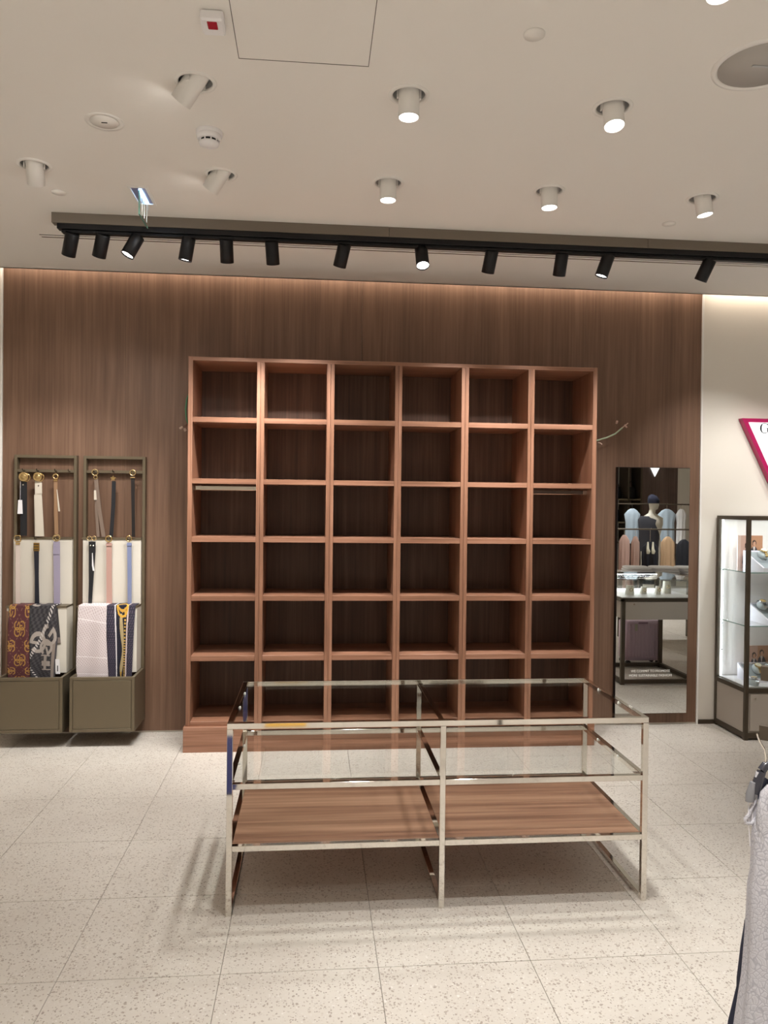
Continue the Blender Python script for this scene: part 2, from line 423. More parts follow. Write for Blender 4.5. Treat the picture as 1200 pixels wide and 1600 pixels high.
named = {
    (-1.32, 3.79): ((-.12, .62, -.8), 'white recessed downlight near the left edge, beside a small ceiling disc', True, .5, 1.5),
    (-.4985, 3.79): ((-.55, .38, -.70), 'white recessed downlight tilted leftward between smoke detector and track', True, .5, 1.9),
    (.323, 3.79): ((.0, .0, -1), 'lit white downlight pointing straight down, middle of the front ceiling row', True, 1, 1.15),
    (1.1445, 3.79): ((.02, -.02, -1), 'lit white downlight in front row, second from the right', True, 1, 1.15),
    (1.966, 3.79): ((.16, -.02, -.98), 'lit white downlight leaning slightly right, rightmost of the front row', True, 1, 1.15),
    (-.4985, 2.97): ((-.6, .40, -.69), 'white recessed downlight tilted leftward near the ceiling hatch corner', True, .5, 1.9),
    (.323, 2.97): ((0, 0, -1), 'lit white downlight pointing straight down just beyond the ceiling hatch', True, 1, 1.15),
    (1.1445, 2.97): ((.0, -.22, -.97), 'lit white downlight with glaring lens beside the round ceiling speaker', True, 1, 1.15)}
for x, y in keep:
    key = min(named, key=lambda k: (k[0] - x) ** 2 + (k[1] - y) ** 2)
    if (key[0] - x) ** 2 + (key[1] - y) ** 2 < .006:
        d, lab, on, pw, sp = named[key]
        downlight(x, y, d, lab, on, pw, sp)
    elif 2 < y < 2.3 and 1 < x < 1.3:
        downlight(x, y, (0, -.1, -1), 'lit white downlight cut off by the top edge of the picture', True, 1, 1.15)
    else:
        downlight(x, y, (0, 0, -1), 'lit white downlight in the ceiling behind the camera', True, 2.8 if y < 1.5 else 1.2, 1.6 if y < 1.5 else 1.3)

# ================================================================== TRACK WITH SPOTS
beam = thing('track_beam', (.6, 4.43, 3.16), 'long bronze ceiling beam carrying the black lighting track', 'track')
bx = [-1.44, .42, 1.95, 3.3, 4.6]
for a, b in zip(bx, bx[1:]):
    MB().box(a + .001, b - .001, 4.393, 4.447, 3.167, ZC, .001).build('beam_section', mat('beam_paint', '7a7064', .6), beam)
MB().box(-1.412, 4.6, 4.398, 4.445, 3.137, 3.167, .002).build('track_rail', BLACK, beam)
MB().box(-1.385, 4.6, 4.413, 4.447, 3.120, 3.137, .002).build('track_channel', BLACK, beam)
spots = [  # x, direction, lit lens seen
    (112, (-.30, .42, -.86)), (160, (-.30, .42, -.86)), (212, (-.42, -.16, -.88)), (294, (-.18, .10, -.95)), (354, (.0, .46, -.9)), (425, (.06, .46, -.9)),
    (537, (-.22, .46, -.9)), (659, (.03, -.42, -.9)), (768, (-.1, .46, -.9)), (878, (0, .46, -.9)), (949, (-.3, .12, -.93)), (1107, (-.28, .36, -.88)), (1222, (.15, .55, -.82)), (1330, (.1, .5, -.85)), (1480, (.1, .5, -.85))]
lamp_label = ['leftmost black track spotlight at the end of the beam', 'second black track spotlight from the left end of the beam', 'black track spotlight with bright lens just right of the exit sign blade',
              'fourth black track spotlight from the left, lens rim glowing', 'fifth black track spotlight from the left, hanging straight', 'sixth black track spotlight from the left, above the shelf',
              'seventh black track spotlight from the left, leaning leftward', 'black track spotlight shining toward the viewer, middle of the track', 'ninth black track spotlight from the left end',
              'tenth black track spotlight from the left, hanging upright', 'black track spotlight with glowing rim, second from the right', 'rightmost black track spotlight above the mirror', 'black track spotlight just beyond the right edge of the picture', 'black track spotlight farther along the track beyond the right edge', 'black track spotlight at the far right end of the track']
sp_body = MB().lathe([(.0, .03), (.034, .03), (.0375, .026), (.0375, -.098), (.035, -.098), (.0345, -.088)], n=28).mesh('spot_body', BLACK)
sp_lens = MB().lathe([(.0, -.089), (.0346, -.089)], n=24).mesh('lens', LENS)
for k, (px, d) in enumerate(spots):
    p = at(px, 362, Y=4.43); x = p.x; d = Vector(d).normalized()
    t = thing('track_spotlight', (x, 4.43, 3.12), lamp_label[k], 'spotlight', 'spotlights on the ceiling track')
    MB().cyl((x, 4.43, 3.12), (x, 4.43, 3.09), .009, n=10).build('stem', BLACK, t)
    MB().box(x - .05, x + .05, 4.411, 4.449, 3.1205, 3.136, .002).build('adapter', BLACK, t)
    b = bpy.data.objects.new('spot_body', sp_body); COL.objects.link(b); b.parent = t; b.location = (0, 0, -.024); b.rotation_euler = (-d).to_track_quat('Z', 'Y').to_euler()
    l = bpy.data.objects.new('lens', sp_lens); COL.objects.link(l); l.parent = b
    lamp('track_beam_light', 'SPOT', Vector((x, 4.43, 3.096)) + d * .101, TRACK_W * (.55 if k in (0, 1, 2, 7) else .6 if k > 11 else 1), NEUT, d, spot_size=1.2, spot_blend=.8, shadow_soft_size=.028)

# ================================================================== CEILING SMALL THINGS
def disc(name, px, py, r, label, cat, lip=.006, m=WHITE):
    p = at(px, py, Z=ZC)
    t = thing(name, (p.x, p.y, ZC), label, cat); return t, p
t, p = disc('round_cover', 163, 190, .05, 'flush round white ceiling cover with a small dark dash', 'cover')
MB().lathe([(.078, 0), (.077, -.003), (.06, -.003), (.0585, 0)], p, 36).build('rim', WHITE, t)
MB().lathe([(.0565, 0), (.0565, -.004), (0, -.004)], (p.x, p.y, ZC), 36).build('plate', CEIL, t)
MB().box(p.x - .012, p.x + .012, p.y - .003, p.y + .003, ZC - .0055, ZC - .003).build('dash', DARK, t)
for px, py, lab in ((92, 300, 'small white ceiling disc left of the exit sign'), (1045, 349, 'small white ceiling disc near the rightmost downlight'), (835, 53, 'flat white blank disc high on the ceiling near the top edge')):
    p = at(px, py, Z=ZC); t = thing('sprinkler_cover', (p.x, p.y, ZC), lab, 'ceiling disc', 'small round ceiling covers')
    MB().lathe([(.036, -.001), (.035, -.006), (0, -.007)], (p.x, p.y, ZC), 28).build('cap', CEIL, t)
    MB().lathe([(.030, 0), (.030, -.004)], (p.x, p.y, ZC), 24).build('collar', SLOT, t)
# smoke detector
p = at(327, 206, Z=ZC); t = thing('smoke_detector', (p.x, p.y, ZC), 'white domed smoke detector with dark vent slits', 'smoke detector')
MB().lathe([(.056, 0), (.056, -.012), (.05, -.016)], p, 36).build('base', PLASTIC, t)
MB().lathe([(.05, -.014), (.053, -.02), (.050, -.032), (.046, -.036), (.036, -.036)], p, 36).build('shell', PLASTIC, t)
MB().lathe([(.036, -.034), (.036, -.05)], p, 24).build('chamber', DARK, t)
MB().lathe([(.036, -.047), (.043, -.047), (.040, -.056), (.028, -.062), (0, -.064)], p, 36).build('cap', PLASTIC, t)
rb = MB()
for k in range(10):
    a = k * math.pi / 5; rb.box(p.x + .041 * math.cos(a) - .0025, p.x + .041 * math.cos(a) + .0025, p.y + .041 * math.sin(a) - .0025, p.y + .041 * math.sin(a) + .0025, ZC - .049, ZC - .035)
rb.build('vent_ribs', PLASTIC, t)
# beam detector with red lens
p = at(333, 27, Z=ZC); t = thing('indicator_box', (p.x, p.y, ZC), 'white ceiling sensor box with a red window', 'sensor')
MB().box(p.x - .037, p.x + .037, p.y - .045, p.y + .045, ZC - .035, ZC, .006).build('housing', PLASTIC, t)
MB().box(p.x - .017, p.x + .017, p.y - .035, p.y + .008, ZC - .037, ZC - .02, .003).build('red_window', REDL, t)
# exit sign with glass blade
a, b, c = at(197.6, 289, Z=ZC), at(229, 288.7, Z=ZC), at(246, 319.5, Z=ZC)
x0, x1, y0, y1 = a.x, b.x, a.y, c.y
cx = (x0 + x1) / 2
t = thing('exit_light', (cx, (y0 + y1) / 2, ZC), 'recessed exit light with blue glow and hanging clear blade', 'exit light')
fr = MB(); e = .014
for q in ((x0, x1, y0, y0 + e), (x0, x1, y1 - e, y1), (x0, x0 + e, y0 + e, y1 - e), (x1 - e, x1, y0 + e, y1 - e)): fr.box(*q, ZC - .008, ZC, .001)
fr.build('frame', WHITE, t)
MB().box(x0 + e, x1 - e, y0 + e, y1 - e, ZC - .003, ZC - .0005).build('reflector', mat('grey_lilac', 'a7a3b8', .3, .6), t)
xb_ = cx + .006
MB().box(xb_ - .007, xb_ + .007, y0 + .04, y1 - .02, ZC - .009, ZC - .003, .001).build('led_bar', LEDB, t)
bl = MB().box(xb_ - .003, xb_ + .003, y0 + .03, y1 - .005, ZC - .13, ZC - .009).build('blade', GLASS, t)
MB().box(xb_ - .0034, xb_ + .0034, y0 + .03, y1 - .005, ZC - .132, ZC - .13).build('blade_edge', GLASSE, bl)
MB().box(xb_ - .0034, xb_ + .0034, y0 + .028, y0 + .03, ZC - .132, ZC - .009).build('blade_edge', GLASSE, bl)
for q in (.25, .5, .78):
    yq = y0 + .03 + (y1 - y0 - .035) * q
    MB().box(xb_ + .0031, xb_ + .0037, yq - .006, yq + .006, ZC - .115, ZC - .02).build('etched_mark', mat('etched_glass', 'dfe9ea', .5), bl)
# ceiling speaker
pc = at(1192, 103, Z=ZC); sx, sy = 1.575, 2.625
t = thing('ceiling_speaker', (sx, sy, ZC), 'large round ceiling speaker with grey mesh grille, cut by the right edge', 'speaker')
MB().lathe([(.168, 0), (.166, -.006), (.15, -.008), (.146, -.002)], (sx, sy, ZC), 56).build('ring', WHITE, t)
MB().lathe([(.1455, 0), (.1455, -.004), (0, -.007)], (sx, sy, ZC), 56).build('grille', mat('speaker_grille', 'b5b0aa', .8), t)
MB().box(sx - .035, sx + .035, sy - .006, sy + .004, ZC - .009, ZC - .006).build('badge', GREY, t)

# ================================================================== CUBE SHELVING
cs = thing('cube_shelving', (.563, 5.36, 0), 'tall walnut shelving unit with six by six open compartments', 'shelving')
YS, YB = 5.151, 5.575
cols = [(-.816, -.787), (-.371, -.322), (.089, .139), (.546, .593), (.998, 1.048), (1.458, 1.502), (1.913, 1.942)]
ztop = 2.594
for k, (a, b) in enumerate(cols):
    parts = [(a, b)] if k in (0, 6) else [(a, (a + b) / 2 - .0006), ((a + b) / 2 + .0006, b)]
    for q in parts: MB().box(q[0], q[1], YS, YB, .165, ztop - (.0255 if 0 < k < 6 else 0), .0008).build('upright', SHELFWOOD, cs)
zl = [(.163, .195), (.594, .628), (.992, 1.026), (1.380, 1.414), (1.764, 1.797), (2.167, 2.201)]
for (a, b), (c, d) in zip(cols, cols[1:]):
    for k, (z0, z1) in enumerate(zl):
        MB().box(b + .0003, c - .0003, YS + .002, YB, z0, z1, .0008).build('shelf_board', SHELFWOODX, cs)
    MB().box(b + .0003, c - .0003, YB, YB + .016, .195, ztop - .026).build('back_panel', BACKWOOD, cs)
MB().box(cols[0][1], cols[6][0], YS, YB + .016, ztop - .025, ztop, .0008).build('top_panel', SHELFWOODX, cs)
MB().box(-.828, 1.945, 5.123, 5.56, 0, .165, .001).build('plinth', SHELFWOODX, cs)
for k, (z0, z1) in enumerate(zl[1:]):
    pass
for c0 in (0, 5):
    xa, xb2 = cols[c0][1], cols[c0 + 1][0]
    r = MB().box(xa, xb2, 5.237, 5.262, 1.722, 1.752, .003).build('hang_rail', CHROME, cs); r['label'] = 'chrome hanging rail under a shelf'
# loose wires beside the unit
t = thing('wire_bundle', (-.87, 5.58, 2.1), 'green loose cable looping out beside the shelf top left', 'cable')
MB().tube([(-.826, 5.57, 2.46), (-.855, 5.52, 2.43), (-.88, 5.5, 2.36), (-.888, 5.5, 2.29), (-.882, 5.5, 2.22), (-.868, 5.5, 2.185), (-.85, 5.55, 2.17)], .0055, 8).build('cable', mat('green_cable', '4d8a63', .5), t)
for e_ in ((-.905, 2.165, -.925, 2.15), (-.895, 2.155, -.885, 2.135)):
    MB().tube([(-.87, 5.5, 2.19), (e_[0], 5.495, e_[1])], .003, 6).build('wire_core', mat('brown_wire', '6b4a3a', .6), t)
    MB().cyl((e_[0], 5.495, e_[1]), (e_[2], 5.495, e_[3]), .008, .011, 10).build('connector', mat('beige_plastic', 'b79c8a', .5), t)
t = thing('loose_wire', (2.0, 5.58, 2.1), 'pale green cable sticking out of the wall above the mirror', 'cable')
MB().tube([(1.96, 5.56, 2.10), (2.05, 5.5, 2.118), (2.15, 5.5, 2.148), (2.215, 5.5, 2.178), (2.27, 5.5, 2.225)], .0055, 8).build('cable', mat('pale_green_cable', 'a8b79a', .5), t)
MB().tube([(2.27, 5.5, 2.225), (2.31, 5.5, 2.258)], .004, 6).build('wire_core', mat('pinkish_wire', 'c9ab9c', .5), t)
MB().tube([(2.285, 5.5, 2.245), (2.302, 5.5, 2.225)], .006, 6).build('connector', MATS['pinkish_wire'], t)
MB().cyl((2.26, 5.58, 2.28), (2.26, 5.595, 2.265), .008, n=8).build('connector', MATS['pinkish_wire'], t)
MB().tube([(2.09, 5.52, 2.112), (2.11, 5.52, 2.108), (2.122, 5.52, 2.098)], .005, 6).build('connector', MATS['pinkish_wire'], t)

# ================================================================== CHROME TABLE
tb = thing('display_table', (.54, 3.45, 0), 'long chrome display table with glass top, glass shelf and walnut shelf', 'table')
X0, X1, Y0, Y1, ZT = -.3275, 1.4055, 3.085, 3.823, .769
T = .023; XM = .5285
legs_x = (X0, XM, X1 - T)
for x in legs_x:
    for y in (Y0, Y1 - T):
        MB().box(x, x + T, y, y + T, 0, ZT - T, .0012).build('leg', CHROME, tb)
for x in legs_x:      # side rails: floor, wood shelf, glass shelf, top
    for z0, z1 in ((.0, T), (.257, .257 + T), (.505, .505 + T)):
        MB().box(x, x + T, Y0 + T, Y1 - T, z0, z1, .0012).build('cross_rail', CHROME, tb)
    MB().box(x, x + T, Y0 + T, Y1 - T, ZT - T, ZT - (.008 if x == XM else 0), .0012).build('cross_rail', CHROME, tb)
for y in (Y0, Y1 - T):
    MB().box(X0, X1, y, y + T, ZT - T, ZT, .0012).build('top_rail', CHROME, tb)
    for a, b in ((X0 + T, XM), (XM + T, X1 - T)):
        for z0 in (.257, .505):
            MB().box(a, b, y, y + T, z0, z0 + T, .0012).build('rail', CHROME, tb)
for a, b in ((X0 + T, XM), (XM + T, X1 - T)):
    MB().box(a, b, Y0 + T, Y1 - T, .262, .281, .0008).build('wood_shelf', BOARDWOOD, tb)
    MB().box(a + .001, b - .001, Y0 + T, Y1 - T, .519, .527).build('glass_shelf', GLASS, tb)
MB().box(X0 + T, X1 - T, Y0 + T, Y1 - T, ZT - .009, ZT - .001).build('glass_top', GLASS, tb)
for x in (X0 + T + .004, X1 - T - .004):
    for z in (ZT - .010, .518):
        for f in (.35, .68):
            MB().lathe([(0, .012), (.004, .01), (.005, .0)], (x, Y0 + (Y1 - Y0) * f, z), 10).build('glass_bumper', mat('clear_bumper', 'f2f2ee', .2), tb)
# unseen slabs added to put blue and yellow reflections into the table's chrome
one('blue_reflect_slab', MB().box(-.80, -.42, .72, 1.80, 0, .012, .003), mat('blue_reflect', '0e1c5e', .6), 'unseen blue slab added for its reflection in the chrome table', 'reflection slab')
one('yellow_reflect_slab', MB().box(-.33, -.03, .38, .50, 0, .01, .002), mat('yellow_reflect', 'e6b000', .5), 'unseen yellow slab added for its reflection in the chrome table', 'strip')

# ================================================================== MIRROR
mr = thing('wall_mirror', (2.54, 5.56, .09), 'tall narrow frameless mirror on the walnut wall, white lettering low down', 'mirror')
MB().box(2.262, 2.822, 5.557, YW, .092, 1.937, .001).build('backing', BLACK, mr)
MB().box(2.265, 2.819, 5.553, 5.557, .095, 1.934).build('glass', MIRROR, mr)
def text(body, size, loc, m, parent, rot=(math.pi / 2, 0, 0), extrude=.0006, align='CENTER', name='lettering'):
    c = bpy.data.curves.new(name, 'FONT'); c.body = body; c.size = size; c.extrude = extrude; c.align_x = align; c.align_y = 'CENTER'
    c.materials.append(m); o = bpy.data.objects.new(name, c); COL.objects.link(o)
    off = Vector(); L_ = parent
    while L_ is not None: off += L_.location; L_ = L_.parent
    bpy.context.view_layer.update()
    me = bpy.data.meshes.new_from_object(o.evaluated_get(bpy.context.evaluated_depsgraph_get()))
    bpy.data.objects.remove(o); o = bpy.data.objects.new(name, me); COL.objects.link(o)
    o.location = Vector(loc) - off; o.rotation_euler = rot; o.parent = parent; return o
WPRINT = mat('white_print', 'f5f5f2', .5)
text('WE COMMIT TO PROMOTE', .0245, (2.535, 5.5525, .412), WPRINT, mr)
text('MORE SUSTAINABLE FASHION', .0245, (2.535, 5.5525, .379), WPRINT, mr)

# ================================================================== BELT AND SCARF STANDS
CREAMP = mat('cream_panel', 'ddd7cb', .6)
def stand(x0, x1, label):
    t = thing('belt_stand', ((x0 + x1) / 2, 5.45, .1), label, 'stand', 'belt and scarf stands')
    ya = 5.545
    for x in (x0, x1 - .02): MB().box(x, x + .02, ya, YW - .002, .1, 1.955, .001).build('upright', BRONZE, t)
    MB().box(x0 + .02, x1 - .02, ya, YW - .002, 1.935, 1.955, .001).build('top_bar', BRONZE, t)
    MB().box(x0 + .02, x1 - .02, ya + .006, YW - .01, 1.836, 1.856, .001).build('hook_bar', BRONZE, t)
    # two cream steps with bronze rims
    for z0, z1, yf in ((.925, 1.385, 5.525), (.47, .925, 5.415)):
        MB().box(x0 + .006, x1 - .022, yf, YW - .002, z0, z1 - .012).build('cream_step', CREAMP, t)
        MB().box(x0, x1 - .0205, yf - .006, YW - .003, z1 - .012, z1, .001).build('rim', BRONZE, t)
    # bottom box
    yb = 5.265
    bxm = MB().box(x0, x0 + .02, yb - .002, yb + .018, .105, .47, .001).box(x1 - .02, x1, yb - .002, yb + .018, .105, .47, .001).box(x0 + .02, x1 - .02, yb - .002, yb + .018, .105, .125, .001).box(x0 + .02, x1 - .02, yb - .002, yb + .018, .45, .47, .001).box(x0 + .019, x1 - .019, yb + .008, yb + .016, .12, .455).box(x0, x0 + .018, yb + .018, 5.543, .105, .47).box(x1 - .018, x1, yb + .018, 5.543, .105, .47).box(x0 + .018, x1 - .018, yb + .018, 5.543, .105, .125)
    bo = bxm.build('box', BRONZE, t)
    MB().box(x0 + .0225, x1 - .0225, yb - .0015, yb + .004, .1275, .4475, .001).build('front_panel', BRONZE, bo)
    return t
U1, U2 = (-2.054, -1.635), (-1.590, -1.169)
s1 = stand(*U1, 'bronze belt and scarf stand at far left with maroon scarf')
s2 = stand(*U2, 'bronze belt and scarf stand nearer the shelves with pale scarf')

def hook(parent, x, z, y, m=BRONZED):
    MB().tube([(x, y + .008, z), (x, y - .03, z - .002), (x, y - .042, z + .004), (x, y - .044, z + .014)], .0035, 8).build('hook', m, parent)
def ring(c, r, wr, m, name, parent, ax=(0, -1, 0), n=26, sq=False, ry=None):
    c = Vector(c); pts = []
    for k in range(n):
        a = 2 * math.pi * k / n; co, si = math.cos(a), math.sin(a)
        if sq:
            co = math.copysign(abs(co) ** .35, co); si = math.copysign(abs(si) ** .35, si)
        pts.append(c + Vector((r * co, 0, (ry or r) * si)))
    return MB().tube(pts, wr, 8, closed=True).build(name, m, parent)
cl = {n: mat('strap_' + n, c, .55) for n, c in dict(black='191a1f', cream='d8cfc0', tan='9c7a5b', blush='dccdc4', navy='171a28', lilac='a098ae', taupe='7f6d60', dark='130d0c', pink='b99388', blue='7f89ad', tag='f2f0f2').items()}
UPY, MIDY = 5.51, 5.485
def belt(label, strapcol, pts, widths, buckle, y, st, tagp=None, stand_top=True):
    """pts: photo pixels of the strap's middle; widths in pixels"""
    P = [at(px, py, Y=y) for px, py in pts]; k = .00425
    t = thing('belt', (P[0].x, y, P[0].z), label, 'belt', 'belts hanging on the stands')
    MB().strip(P, [w_ * k for w_ in widths], .004).build('strap', cl[strapcol], t)
    return t, P
def disc_buckle(t, px, py, y, r, m=GOLD):
    c = at(px, py, Y=y - .012)
    b = MB().lathe([(r, 0), (r, .006), (r * .9, .009), (r * .75, .007), (r * .55, .007), (r * .45, .010), (0, .011)], c, 30, axis=(0, -1, 0)).build('buckle', m, t)
    ring((c.x + r * .45, c.y + .002, c.z - r * .1), r * .85, r * .12, m, 'buckle_ring', b)
def hang_tag(t, px, py, y, w_, h_, top):
    c = at(px, py, Y=y - .012); p0 = at(*top, Y=y - .008)
    MB().tube([p0, (c.x, c.y, c.z + h_ / 2)], .0012, 6).build('tag_cord', cl['tag'], t)
    MB().strip([(c.x, c.y, c.z + h_ / 2), (c.x, c.y, c.z - h_ / 2)], [w_ * .75, w_], .0012).build('price_tag', cl['tag'], t)
for st, xs in ((s1, (38, 60, 88, 109)), (s2, (148, 178, 208))):
    for px in xs:
        p = at(px, 735, Y=5.545); hook(st, p.x, 1.846, 5.553)
for st, xs in ((s1, (28, 57, 88)), (s2, (144, 170, 201.5))):
    for px in xs:
        p = at(px, 841, Y=5.52); hook(st, p.x, 1.376, 5.52)
# upper row, far-left stand
t, P = belt('wide black belt with round gold buckle and white tag', 'black', [(37, 742), (37, 790), (37, 837)], [10, 10.5, 10], None, UPY, s1)
disc_buckle(t, 37, 745, UPY, .032); hang_tag(t, 31.5, 792, UPY, .035, .095, (32, 752))
MB().lathe([(.006, 0), (.004, .003), (0, .004)], at(36, 757.5, Y=UPY - .003), 12, axis=(0, -1, 0)).build('stud', CHROME, t)
t, P = belt('cream belt with round gold buckle on far-left stand', 'cream', [(59.5, 742), (60, 770), (61, 800), (62, 838)], [10, 10.5, 12, 14], None, UPY, s1)
disc_buckle(t, 59, 745, UPY, .031)
MB().strip([at(60.5, 771.5, Y=UPY - .004), at(60.5, 754, Y=UPY - .004)], [.045, .043], .004).build('keeper_loop', cl['cream'], t)
MB().lathe([(.005, 0), (.003, .003), (0, .004)], at(60, 759, Y=UPY - .007), 12, axis=(0, -1, 0)).build('stud', BRONZED, t)
MB().strip([at(57, 773, Y=UPY + .006), at(58.5, 838, Y=UPY + .012)], [.03, .034], .004).build('strap_end', cl['cream'], t)
t, P = belt('slim tan textured belt with small gold buckle and paper strip', 'tan', [(87, 750), (87.5, 800), (88.5, 838)], [5.5, 5.8, 6], None, UPY, s1)
c = at(87, 744.5, Y=UPY - .004); ring(c, .016, .006, GOLD, 'buckle', t); MB().box(c.x - .014, c.x + .014, c.y - .006, c.y + .004, c.z - .032, c.z - .022, .002).build('keeper_loop', GOLD, t)
MB().strip([at(89, 765, Y=UPY - .01), at(92.5, 799, Y=UPY - .01)], [.004, .012], .001).build('paper_strip', cl['cream'], t)
# lower row, far-left stand
t, P = belt('blush white belt with square gold buckle over cream panel', 'blush', [(28, 846), (28, 900), (28, 947)], [7, 7.2, 7.2], None, MIDY, s1)
c = at(28, 841.5, Y=MIDY - .003); ring(c, .018, .0045, GOLD, 'buckle', t, sq=True, ry=.02); MB().box(c.x - .014, c.x + .014, c.y - .005, c.y + .006, c.z - .042, c.z - .028, .002).build('keeper_loop', GOLD, t)
t, P = belt('navy belt with boxy gold end over cream panel', 'navy', [(57, 850), (57, 862), (57.5, 900), (58, 947)], [8, 7.5, 6, 7], None, MIDY, s1)
c = at(57, 854.5, Y=MIDY); bk = MB().box(c.x - .019, c.x + .019, c.y - .006, c.y + .006, c.z - .029, c.z + .028, .003).build('buckle', mat('antique_gold', 'a5813e', .35, .9), t)
for q in (-.018, 0, .018): MB().box(c.x - .017, c.x + .017, c.y - .0075, c.y - .006, c.z + q - .003, c.z + q + .003).build('groove', BRONZED, bk)
t, P = belt('lilac belt with gold ring buckle over cream panel', 'lilac', [(88.5, 846), (88.5, 865), (89, 900), (89, 947)], [10, 10.5, 10, 9.5], None, MIDY, s1)
c = at(88, 840.5, Y=MIDY - .003); ring(c, .021, .0042, mat('pale_gold', 'e5cfa0', .2, 1.0), 'buckle', t); ring((c.x + .01, c.y - .004, c.z + .004), .017, .003, MATS['pale_gold'], 'buckle_ring', t)
MB().strip([at(88.5, 866, Y=MIDY - .004), at(88.5, 852, Y=MIDY - .004)], [.046, .044], .004).build('keeper_loop', cl['lilac'], t)
# upper row, second stand
t, P = belt('taupe belt with two hanging strands and pale gold ring buckle', 'taupe', [(150, 748), (151.5, 764), (156, 800), (162, 839)], [6, 6.5, 6, 6], None, UPY, s2)
MB().strip([at(150.5, 764, Y=UPY + .008), at(151, 800, Y=UPY + .008), at(153.5, 839, Y=UPY + .008)], [.026, .020, .019], .004).build('strap_end', cl['taupe'], t)
c = at(148.5, 738, Y=UPY - .004); ring(c, .020, .005, MATS['pale_gold'], 'buckle', t); ring((c.x + .004, c.y, c.z - .034), .012, .004, MATS['pale_gold'], 'buckle_ring', t)
MB().strip([at(148.5, 766, Y=UPY - .006), at(149, 781, Y=UPY - .006)], [.014, .018], .001).build('paper_strip', cl['cream'], t)
t, P = belt('black belt with gold star buckle', 'black', [(178, 752), (177, 790), (175, 820), (173.5, 839)], [6.2, 6.3, 6, 6], None, UPY, s2)
c = at(177, 747.5, Y=UPY - .004); star = [(c.x + (.022 if k % 2 == 0 else .011) * math.sin(k * math.pi / 5), c.z + (.022 if k % 2 == 0 else .011) * math.cos(k * math.pi / 5)) for k in range(10)]
MB().prism(star, c.y - .006, c.y).build('buckle', GOLD, t)
t, P = belt('slim black belt with open gold ring buckle', 'dark', [(207.5, 747), (208, 790), (208.5, 839)], [6, 5.2, 5], None, UPY, s2)
c = at(207.5, 738.5, Y=UPY - .004); ring(c, .019, .004, MATS['pale_gold'], 'buckle', t); MB().tube([(c.x, c.y, c.z + .016), (c.x, c.y, c.z - .02)], .003, 6).build('prong', MATS['pale_gold'], t)
MB().box(c.x - .016, c.x + .016, c.y - .005, c.y + .006, c.z - .038, c.z - .030, .001).build('keeper_loop', MATS['pale_gold'], t)
# lower row, second stand
t, P = belt('black belt with twin gold rings and narrow tail over cream panel', 'black', [(144, 846), (144, 862), (142.5, 905), (140.5, 948)], [11, 10.5, 7, 5.5], None, MIDY, s2)
for q in (139.5, 147):
    ring(at(q, 841, Y=MIDY - .004), .014, .0035, MATS['pale_gold'], 'buckle', t)
for q in (141.5, 146): MB().lathe([(.006, 0), (.004, .003), (0, .004)], at(q, 852.5, Y=MIDY - .003), 10, axis=(0, -1, 0)).build('stud', CHROME, t)
MB().strip([at(144.3, 864, Y=MIDY - .006), at(145, 884, Y=MIDY - .006), at(146.5, 892, Y=MIDY - .006)], [.004, .011, .012], .001).build('paper_strip', cl['tag'], t)
t, P = belt('dusty pink belt with gold ring buckle over cream panel', 'pink', [(170.5, 848), (170.5, 900), (171, 948)], [8.5, 8.6, 8.8], None, MIDY, s2)
c = at(170, 842, Y=MIDY - .004); ring(c, .020, .0055, GOLD, 'buckle', t)
MB().strip([at(170.5, 853, Y=MIDY - .004), at(170.5, 850, Y=MIDY - .004)], [.04, .04], .005).build('keeper_loop', cl['pink'], t)
t, P = belt('periwinkle blue belt with gold ring buckle over cream panel', 'blue', [(202, 848), (202.5, 900), (202.5, 948)], [6.8, 6.5, 6.2], None, MIDY, s2)
c = at(201.5, 841.5, Y=MIDY - .004); ring(c, .018, .005, GOLD, 'buckle', t)
MB().strip([at(202, 853, Y=MIDY - .004), at(202, 850, Y=MIDY - .004)], [.033, .033], .005).build('keeper_loop', cl['blue'], t)

# scarves -------------------------------------------------------------
def gmark(x, y, r, wdt, rot, flip=1):
    """inside the stroke of a letter G centred at the origin"""
    c, s_ = math.cos(rot), math.sin(rot); X, Y_ = (x * c + y * s_) * flip, -x * s_ + y * c
    d = math.hypot(X, Y_); a = math.atan2(Y_, X)
    if r - wdt < d < r and not (-.05 < a < .85): return True
    return -.05 * r < X < r and -wdt * .5 < Y_ < wdt * .35
def quad_g(x, y, r, w_):
    o = r * .62
    return (gmark(x + o, y - o * .75, r * .72, w_, 0) or gmark(x - o, y + o * .75, r * .72, w_, math.pi)
            or gmark(x + o, y + o * .75, r * .72, w_, 2.2, -1) or gmark(x - o, y - o * .75, r * .72, w_, 2.2 + math.pi, -1))
def scarf_drape(edge_l, edge_r, yf, fold=.006):
    """edges: list of (px, py) from top to bottom; sheet hanging over the rim"""
    def f(edges, t):
        k = t * (len(edges) - 1); i = min(int(k), len(edges) - 2); g = k - i
        return [edges[i][q] * (1 - g) + edges[i + 1][q] * g for q in (0, 1)]
    def P(u, v):
        if v < .08:      # over the top of the step
            s_ = v / .08; a, b = at(*edge_l[0], Y=yf), at(*edge_r[0], Y=yf)
            return (a.x * (1 - u) + b.x * u, 5.515 * (1 - s_) + yf * s_, max(.929, a.z * (1 - u) + b.z * u))
        t = (v - .08) / .92; l, r = f(edge_l, t), f(edge_r, t); yy = yf - .012 * min(1, t * 6) - fold * math.sin(u * 9 + t * 2) * min(1, t * 4)
        a, b = at(*l, Y=yf), at(*r, Y=yf)
        zz = a.z * (1 - u) + b.z * u
        return (a.x * (1 - u) + b.x * u, yy, zz + max(0, .929 - zz) * max(0, 1 - t * 12))
    return P
YSC = 5.40
MAROON, GOLDC, ORANGE = lin('5a2f33'), lin('b28745'), lin('86604f')
